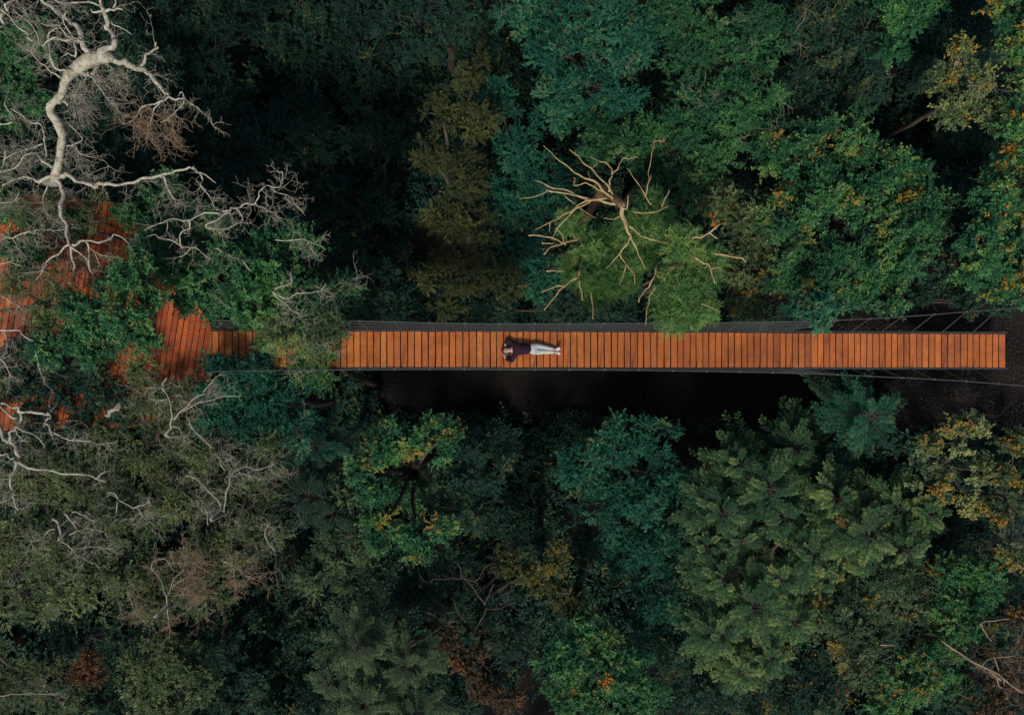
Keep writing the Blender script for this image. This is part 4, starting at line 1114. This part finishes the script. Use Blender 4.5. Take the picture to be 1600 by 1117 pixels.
BOTR = [(250, 580), (335, 580), (430, 579), (545, 577.5), (700, 577), (820, 577.5), (1000, 578.5), (1200, 582), (1300, 585), (1393, 589.5), (1445, 592), (1500, 595), (1553, 599), (1600, 603), (1680, 610)]
for s, line in ((1, TOPR), (0, BOTR)):
    w_ = []
    for (a, b) in line:
        if a < 300:
            continue
        xx = (a - 800) / PPM
        z = deckz(xx * .97) + RH
        if a < 330:
            z = RH
        w_.append(P(a, b, z))
    w_ = np.array(w_)
    pts = resample(w_, 6)
    mb = MB()
    mb.tube(pts, .013, 6)
    mb.build('handrail_cable', M['cable'], bridge)

    def rail(xx):
        return np.array([xx, np.interp(xx, pts[:, 0], pts[:, 1]), np.interp(xx, pts[:, 0], pts[:, 2])])

    def foot(xx):
        return np.array([xx, edge(xx)[s] + (.06 if s else -.06), deckz(xx)])
    px0 = float(P(562, 0, RH)[0])
    xs = np.arange(px0 - 3.94, 14.95, .985)
    for q in xs:
        m_ = MB()
        m_.tube([foot(q), rail(q)], [.014, .012], 6)
        m_.box(rail(q), .06, .05, .05)
        m_.build('post', M['cable'], bridge)
    mb = MB()
    for f in (.33, .66):
        mb.tube([foot(q) * (1 - f) + rail(q) * f for q in np.arange(x0, 9.6, .5)], .004, 4)
    mb.build('middle_cable', M['cable'], bridge)
    mb = MB()
    st = .055
    xs = np.arange(x0, 8.6, st)
    for q in xs:
        for sg in (1, -1):
            qq = q + sg * 1.0
            if qq < x0 or qq > 9.6:
                continue
            line_ = []
            for f in np.linspace(0, .98, 4):
                c = q + (qq - q) * f
                line_.append(foot(c) * (1 - f) + rail(c) * f)
            mb.tube(line_, .0028, 3, cap=False)
    mb.build('wire_net', M['wire'], bridge)
mb = MB()
a = P(1505, 598, -.5)
# --------------------------------------------------------------- the platform
poly = [tuple(P(*q)[:2]) for q in [(-110, 305), (60, 305), (188, 318), (262, 415), (329, 505), (329, 588), (302, 650), (200, 668), (-110, 676)]]
plat = thing('viewing_platform', 'rust red plank platform under the bleached tree at the left bridge end', 'platform', (-12.5, .5, 0))
ang = R(9)
ux, uy = math.cos(ang), -math.sin(ang)      # across the planks
proj = [p[0] * ux + p[1] * uy for p in poly]
mb = MB()
q = min(proj)
holes = [(-11.35, -.05, .33)]
while q < max(proj):
    wd = .148 + random.uniform(-.006, .006)
    pc = clip(clip(poly, ux, uy, q + wd), -ux, -uy, -q)
    if len(pc) >= 3:
        z = random.uniform(-.005, .005)
        t = float(np.clip(random.gauss(.5, .2), .05, .95))
        # split the plank into lengths
        vy = [-p[0] * uy + p[1] * ux for p in pc]
        cut = min(vy)
        while cut < max(vy) - .01:
            ln = random.uniform(2.2, 3.4)
            seg = clip(clip(pc, -uy, ux, cut + ln - .008), uy, -ux, -cut)
            if len(seg) >= 3:
                n_ = len(seg)
                cxm = sum(p[0] for p in seg) / n_
                cym = sum(p[1] for p in seg) / n_
                v = [[p[0], p[1], z] for p in seg] + [[p[0], p[1], z - .045] for p in seg] + [[cxm, cym, z]]
                f = [[i, (i + 1) % n_, n_ + (i + 1) % n_, n_ + i][::-1] for i in range(n_)]
                f += [[2 * n_, (2 * i) % n_, (2 * i + 1) % n_, (2 * i + 2) % n_] for i in range((n_ + 1) // 2)]
                if n_ % 2:
                    f[-1] = [2 * n_, n_ - 1, 0, 0]
                    f.pop()
                    v.append([(seg[-1][0] + seg[0][0]) / 2, (seg[-1][1] + seg[0][1]) / 2, z])
                    f.append([2 * n_, n_ - 1, 2 * n_ + 1, 0])
                mb.add(v, f, float(np.clip(t + random.uniform(-.1, .1), .03, .97)))
            cut += ln
    q += wd + random.uniform(.018, .028)
mb.build('planks', M['old_wood'], plat)
mb = MB()
for yy in (-1.4, -.3, .9, 2.1, 3.4):
    mb.box((-13.4, yy, -.16), 6.2, .10, .18)
mb.build('joists', M['beam'], plat)
for (xx, yy) in [(-10.2, -1.4), (-10.2, .9), (-12.2, 3.4), (-12.4, -1.4), (-15.2, 3.4), (-15.2, -1.4)]:
    m_ = MB()
    gz_ = float(ground(xx, yy)) - .3
    m_.box((xx, yy, (gz_ - .25) / 2), .16, .16, -gz_ - .25)
    m_.build('support_post', M['bark'], plat)

# ------------------------------------------------------------------ person
def skin_obj(name, joints, edges, mat, sub=1, zs=1.0, z0=0.0, root=0):
    me = bpy.data.meshes.new(name)
    me.from_pydata([j[:3] for j in joints], edges, [])
    o = bpy.data.objects.new(name, me)
    COL.objects.link(o)
    md = o.modifiers.new('skin', 'SKIN')
    md.use_smooth_shade = True
    if not me.skin_vertices:
        me.skin_vertices.new()
    for i, j in enumerate(joints):
        r = j[3] if isinstance(j[3], tuple) else (j[3], j[3])
        me.skin_vertices[0].data[i].radius = r
        me.skin_vertices[0].data[i].use_root = (i == root)
    sd = o.modifiers.new('sub', 'SUBSURF')
    sd.levels = sub
    sd.render_levels = sub
    dg = bpy.context.evaluated_depsgraph_get()
    ev = o.evaluated_get(dg)
    m2 = bpy.data.meshes.new_from_object(ev)
    m2.name = name
    o.modifiers.clear()
    o.data = m2
    bpy.data.meshes.remove(me)
    for v in m2.vertices:
        v.co.z = z0 + (v.co.z - z0) * zs
    for p in m2.polygons:
        p.use_smooth = True
    m2.materials.clear()
    m2.materials.append(mat)
    return o


def plain(name, col, rough=.8, spec=.2, scale=30):
    c2 = tuple(c * .75 for c in col)
    return noise_mat(name, [(.3, c2), (.7, col)], scale, rough=rough, bump=.3, spec=spec, dist=.004)


SKIN = plain('skin', (.50, .29, .21), .55, .4)
KNIT = plain('plum_knit', (.030, .015, .024), .95, .1, 60)
DENIM = plain('pale_denim', (.50, .52, .47), .9, .1, 40)
WHITE = plain('white_canvas', (.72, .68, .60), .8)
HAIRM = plain('dark_brown_hair', (.030, .013, .010), .5, .4, 80)
DARK = plain('dark_leather', (.012, .011, .012), .6, .4)


def Q(px, py, z):
    a = P(px, py, z)
    return (float(a[0]), float(a[1]), float(z))


J = []
E = []


def add(p, r, parent=None):
    J.append((*p, r))
    if parent is not None:
        E.append((parent, len(J) - 1))
    return len(J) - 1


def hand(wr, tip_dir, side, up, parent):
    """palm and five bent fingers"""
    w_ = np.array(J[wr][:3])
    d = np.array(tip_dir) / np.linalg.norm(tip_dir)
    sdv = np.array(side) / np.linalg.norm(side)
    u = np.array(up)
    pm = add(w_ + d * .045, (.034, .018), wr)
    pk = add(w_ + d * .085, (.034, .014), pm)
    for i, (off, ln) in enumerate(((.030, .068), (.010, .078), (-.010, .072), (-.030, .058))):
        a0 = w_ + d * .090 + sdv * off
        j0 = add(a0, .0092, pk)
        j1 = add(a0 + d * ln * .45 + u * .004, .0088, j0)
        j2 = add(a0 + d * ln * .75 - u * .012, .008, j1)
        add(a0 + d * ln * .92 - u * .028, .0068, j2)
    t0 = add(w_ + d * .035 + sdv * .036, .012, pm)
    t1 = add(w_ + d * .062 + sdv * .060 - u * .004, .0105, t0)
    add(w_ + d * .088 + sdv * .066 - u * .012, .008, t1)


hipz = .115
pel = add(Q(831, 545, hipz), .13)
sp1 = add(Q(822, 545, .12), .12, pel)
sp2 = add(Q(812, 545.5, .125), .135, sp1)
sp3 = add(Q(804, 546, .13), .13, sp2)
nk = add(Q(798.5, 546.6, .125), .058, sp3)
hd1 = add(Q(794.5, 547.0, .13), .078, nk)
hd2 = add(Q(790.0, 547.2, .14), .098, hd1)
hd3 = add(Q(786.6, 547.0, .13), .075, hd2)
arms = {}
for key, sh, el, wr in (('u', (802, 538.5, .115), (793.5, 529.5, .075), (789.2, 538.6, .11)), ('l', (803.5, 554, .115), (799.5, 565.5, .08), (789.0, 559.0, .10))):
    a0 = add(Q(*sh), .060, sp3)
    a1 = add(Q((sh[0] + el[0]) / 2, (sh[1] + el[1]) / 2, .09), .050, a0)
    a2 = add(Q(*el), .043, a1)
    a3 = add(Q((el[0] + wr[0]) / 2, (el[1] + wr[1]) / 2, .09), .040, a2)
    a4 = add(Q(*wr), .028, a3)
    arms[key] = (sh, el, wr, a4)
sgn = np.array(Q(788, 545, .1)) - np.array(J[arms['u'][3]][:3])
hand(arms['u'][3], (-.15, -1, -.1), (1, -.1, 0), (0, 0, 1), None)
hand(arms['l'][3], (-.35, 1, -.1), (1, .3, 0), (0, 0, 1), None)
legs = {}
for key, pts in (('u', [(834, 540.5, .11, .092), (842, 541.2, .10, .080), (850, 542.6, .09, .058), (858, 544.2, .085, .056), (866, 545.8, .06, .040), (869.5, 546.2, .055, .036)]),
                 ('l', [(834, 549.5, .11, .092), (842, 549.6, .10, .080), (850, 549.4, .09, .058), (858, 549.6, .085, .056), (866, 550.0, .06, .040), (869.5, 550.2, .055, .036)])):
    pr = pel
    for (a, b, c, r) in pts:
        pr = add(Q(a, b, c), r, pr)
    ft = add(Q(872.0, pts[-1][1] + (-1.0 if key == 'u' else .8), .10), .036, pr)
    add(Q(873.2, pts[-1][1] + (-2.4 if key == 'u' else 1.6), .19), .030, ft)
    legs[key] = pts
body = skin_obj('person', J, E, SKIN, 1, .92, 0.0, pel)
body['label'] = 'person lying on the bridge, hands behind head, plum top and pale jeans'
body['category'] = 'person'
# nose, chin
nose = np.array(Q(792.6, 547.1, 0))
for v in body.data.vertices:
    dx, dy = v.co.x - nose[0], v.co.y - nose[1]
    if v.co.z > .16 and dx * dx + dy * dy < .022 ** 2:
        v.co.z += .018


def child(o):
    o.parent = body
    return o


def ball(name, c, r, mat, sc_=(1, 1, 1), seg=10):
    mb_ = MB()
    th = np.linspace(0, math.pi, seg // 2 + 2)
    ph = np.linspace(0, 2 * math.pi, seg + 1)[:-1]
    v = [[c[0] + r * sc_[0] * math.sin(a) * math.cos(b), c[1] + r * sc_[1] * math.sin(a) * math.sin(b), c[2] + r * sc_[2] * math.cos(a)] for a in th for b in ph]
    m_ = len(ph)
    f = [[i * m_ + j, (i + 1) * m_ + j, (i + 1) * m_ + (j + 1) % m_, i * m_ + (j + 1) % m_] for i in range(len(th) - 1) for j in range(m_)]
    mb_.add(v, f)
    return mb_.build(name, mat, None, smooth=True)


for dy in (-1.55, 1.55):
    c = Q(790.9, 547.2 + dy, .222)
    e_ = child(ball('eye', c, .012, DARK, (1, 1.3, .5)))
lips = child(ball('mouth', Q(794.9, 547.1, .188), .016, plain('lips', (.30, .10, .09), .5, .4), (.6, 1.4, .5)))
# sweater
S_ = [(*Q(832, 545, .118), .168), (*Q(822, 545, .122), .172), (*Q(813, 545.5, .128), .186), (*Q(804.5, 546, .132), .176), (*Q(799.4, 546.6, .128), .080)]
SE = [(0, 1), (1, 2), (2, 3), (3, 4)]
for key in ('u', 'l'):
    sh, el, wr, _ = arms[key]
    i = len(S_)
    S_ += [(*Q(*sh), .088), (*Q((sh[0] + el[0]) / 2, (sh[1] + el[1]) / 2, .095), .080), (*Q(*el), .070), (*Q((el[0] * .5 + wr[0] * .5), (el[1] * .5 + wr[1] * .5), .095), .060),
           (*Q(el[0] * .04 + wr[0] * .96, el[1] * .04 + wr[1] * .96, .105), .054)]
    SE += [(3, i), (i, i + 1), (i + 1, i + 2), (i + 2, i + 3), (i + 3, i + 4)]
child(skin_obj('sweater', S_, SE, KNIT, 1, .92, 0, 0))
T_ = [(*Q(823, 545, hipz), .145), (*Q(830.5, 545, hipz), .160)]
TE = [(0, 1)]
for key in ('u', 'l'):
    pr = 1
    for kk, (a, b, c, r) in enumerate([(838, *legs[key][0][1:])] + legs[key][1:-1]):
        T_.append((*Q(a, b, c), r + .016))
        TE.append((pr, len(T_) - 1))
        pr = len(T_) - 1
child(skin_obj('jeans', T_, TE, DENIM, 1, .92, 0, 1))
child(skin_obj('belt', [(*Q(825.6, 545, .118), .158), (*Q(828.4, 545, .118), .158)], [(0, 1)], DARK, 1, .92, 0, 0))
for key in ('u', 'l'):
    a, b, c, r = legs[key][-1]
    dy = -1.0 if key == 'u' else .8
    child(skin_obj('shoe', [(*Q(869.6, b, .055), .056), (*Q(872.3, b + dy, .10), .060), (*Q(873.6, b + dy * 2.2, .20), .052), (*Q(874.0, b + dy * 2.6, .235), .036)],
                   [(0, 1), (1, 2), (2, 3)], WHITE, 1, 1, 0, 1))
# long hair spread round the head
H_ = [(*Q(787.6, 547.0, .130), .112), (*Q(785.2, 546.6, .12), .085), (*Q(790, 543.2, .10), .062), (*Q(794, 543.2, .085), .052), (*Q(790, 551.0, .10), .064), (*Q(794, 552.2, .09), .060), (*Q(797.5, 555.0, .08), .055),
      (*Q(783.6, 545.8, .08), .045)]
child(skin_obj('hair', H_, [(0, 1), (0, 2), (2, 3), (0, 4), (4, 5), (5, 6), (1, 7)], HAIRM, 1, .9, 0, 0))

# -------------------------------------------------------------- undergrowth
mb = MB()
nU = 15000
ux_ = rng.uniform(-19, 19, nU)
uy_ = rng.uniform(-15, 15, nU)
mask = np.sin(ux_ * .9 + 2 * np.sin(uy_ * .5)) + np.sin(uy_ * 1.1 + ux_ * .3) + rng.normal(size=nU) * .5
keep = (mask > -.9) & ~((uy_ < .9) & (uy_ > -2.6) & (ux_ > -6)) & ~((np.abs(uy_ - .3) < 2.2) & (ux_ > 9))
ux_, uy_ = ux_[keep], uy_[keep]
c = np.stack([ux_, uy_, ground(ux_, uy_) + .15 + .9 * rng.random(len(ux_)) ** 2], -1)
clump_leaves(mb, c, np.tile(np.array([0, 0, 1.0]), (len(c), 1)), dict(K=5, ML=5, TL=.6, L=.21, W=.055, ang=55, sp=.4, droop=.3, spread=1.1), .35, .2)
ug = mb.build('undergrowth', M['deep'])
ug['kind'] = 'stuff'
ug['label'] = 'low dark ferns and weeds covering the forest floor'

mb = MB()
nL = 26000
lx = rng.uniform(-14, 17.5, nL)
ly = rng.uniform(-5.5, 4.5, nL)
lx[:9000] = rng.uniform(8, 18, 9000)
c = np.stack([lx, ly, ground(lx, ly) + .02 + .03 * rng.random(nL)], -1)
dv = rng.normal(size=(nL, 3))
dv[:, 2] *= .25
up = unit(np.array([0, 0, 1.0]) + .4 * rng.normal(size=(nL, 3)))
leaf_quads(mb, c, dv, up, rng.uniform(.05, .12, nL), rng.uniform(.012, .03, nL), np.clip(rng.beta(1.2, 3.5, nL), 0, .86))
lit = mb.build('leaf_litter', M['litter'])
lit['kind'] = 'stuff'
lit['label'] = 'fallen brown leaves on the dark bare ground'
# fallen branches on the bank
for (pa, pb, rr) in [((1440, 470), (1500, 462), .03), ((1400, 610), (1470, 640), .025), ((1500, 640), (1560, 655), .03), ((1120, 620), (1200, 640), .03)]:
    z_ = float(ground(*P(pa[0], pa[1], -2)[:2])) + .05
    a, b = P(pa[0], pa[1], z_), P(pb[0], pb[1], z_)
    b[2] = float(ground(b[0], b[1])) + .05
    m_ = MB()
    twig_bush(m_, a, b - a, np.linalg.norm(b - a), rr, 2, .12, 0, 3)
    o = m_.build('fallen_branch', M['bark'])
    o['label'] = 'fallen bare branch lying on the dark ground near the bridge'
    o['category'] = 'branch'
    o['group'] = 'fallen branches'

# the woods go on all round, outside the photograph
mb = MB()
nR = 420
a_ = rng.uniform(-34, 34, nR * 4)
b_ = rng.uniform(-28, 28, nR * 4)
tz = rng.uniform(-6.5, -2.5, nR * 4) - 4.0 * (b_ < 0)
k_ = (22 - tz) / 22
ok = (np.abs(a_) > 15.24 * k_ + 2.6) | (np.abs(b_) > 10.65 * k_ + 2.6)
cen = np.stack([a_, b_, tz], -1)[ok][:nR]
dd_ = dome_dirs(len(cen) * 14).reshape(len(cen), 14, 3)
cc = (cen[:, None, :] + dd_ * np.array([1.9, 1.9, 1.5])).reshape(-1, 3)
axs = unit(dd_ + np.array([0, 0, .4])).reshape(-1, 3)
clump_leaves(mb, cc, axs, dict(K=7, ML=7, TL=.85, L=.26, W=.07, ang=55, sp=.5, droop=.15, spread=1.0), .45, .2)
wd_ = mb.build('surrounding_woods', M['green'])
wd_['kind'] = 'stuff'
wd_['label'] = 'green woods going on all round the bridge'


# ----------------------------------------------------------------- lighting
w = bpy.data.worlds.new('World')
sc.world = w
w.use_nodes = True
nt = w.node_tree
nt.nodes.clear()
wo = nt.nodes.new('ShaderNodeOutputWorld')
bg = nt.nodes.new('ShaderNodeBackground')
sky = nt.nodes.new('ShaderNodeTexSky')
sky.sky_type = 'NISHITA'
sky.sun_disc = False
ELEV, AZ = 48.0, 190.0          # sun stands to the south (towards the bottom of the photograph)
sky.sun_elevation = R(ELEV)
sky.sun_rotation = R(AZ)
sky.air_density = 1.0
sky.dust_density = 2.0
bg.inputs[1].default_value = .075
nt.links.new(sky.outputs[0], bg.inputs[0])
nt.links.new(bg.outputs[0], wo.inputs[0])
sl = bpy.data.lights.new('sun', 'SUN')
sl.energy = 2.4
sl.angle = R(10)
sl.color = (1, .92, .76)
so = bpy.data.objects.new('sun', sl)
COL.objects.link(so)
# Blender's sky: rotation 0 = +Y, clockwise seen from above
sdir = Vector((math.sin(R(AZ)) * math.cos(R(ELEV)), math.cos(R(AZ)) * math.cos(R(ELEV)), math.sin(R(ELEV))))
so.rotation_euler = (-sdir).to_track_quat('-Z', 'Y').to_euler()
so.location = (0, -30, 40)

cd = bpy.data.cameras.new('camera')
cd.sensor_width = 36
cd.lens = 18 * D / (800 / PPM)
cd.clip_end = 3000
co = bpy.data.objects.new('camera', cd)
co.location = (0, 0, D)
co.rotation_euler = (0, 0, 0)
COL.objects.link(co)
sc.camera = co

vs = sc.view_settings
vs.view_transform = 'Standard'
vs.look = 'None'
vs.gamma = 1
vs.exposure = .72
cy = sc.cycles
cy.max_bounces = 5
cy.diffuse_bounces = 3
cy.glossy_bounces = 2
cy.transmission_bounces = 3
cy.transparent_max_bounces = 4
cy.use_denoising = True
import sys; sys.stderr.write("LEAVES %d\n" % sum(t[1] for t in TREES))
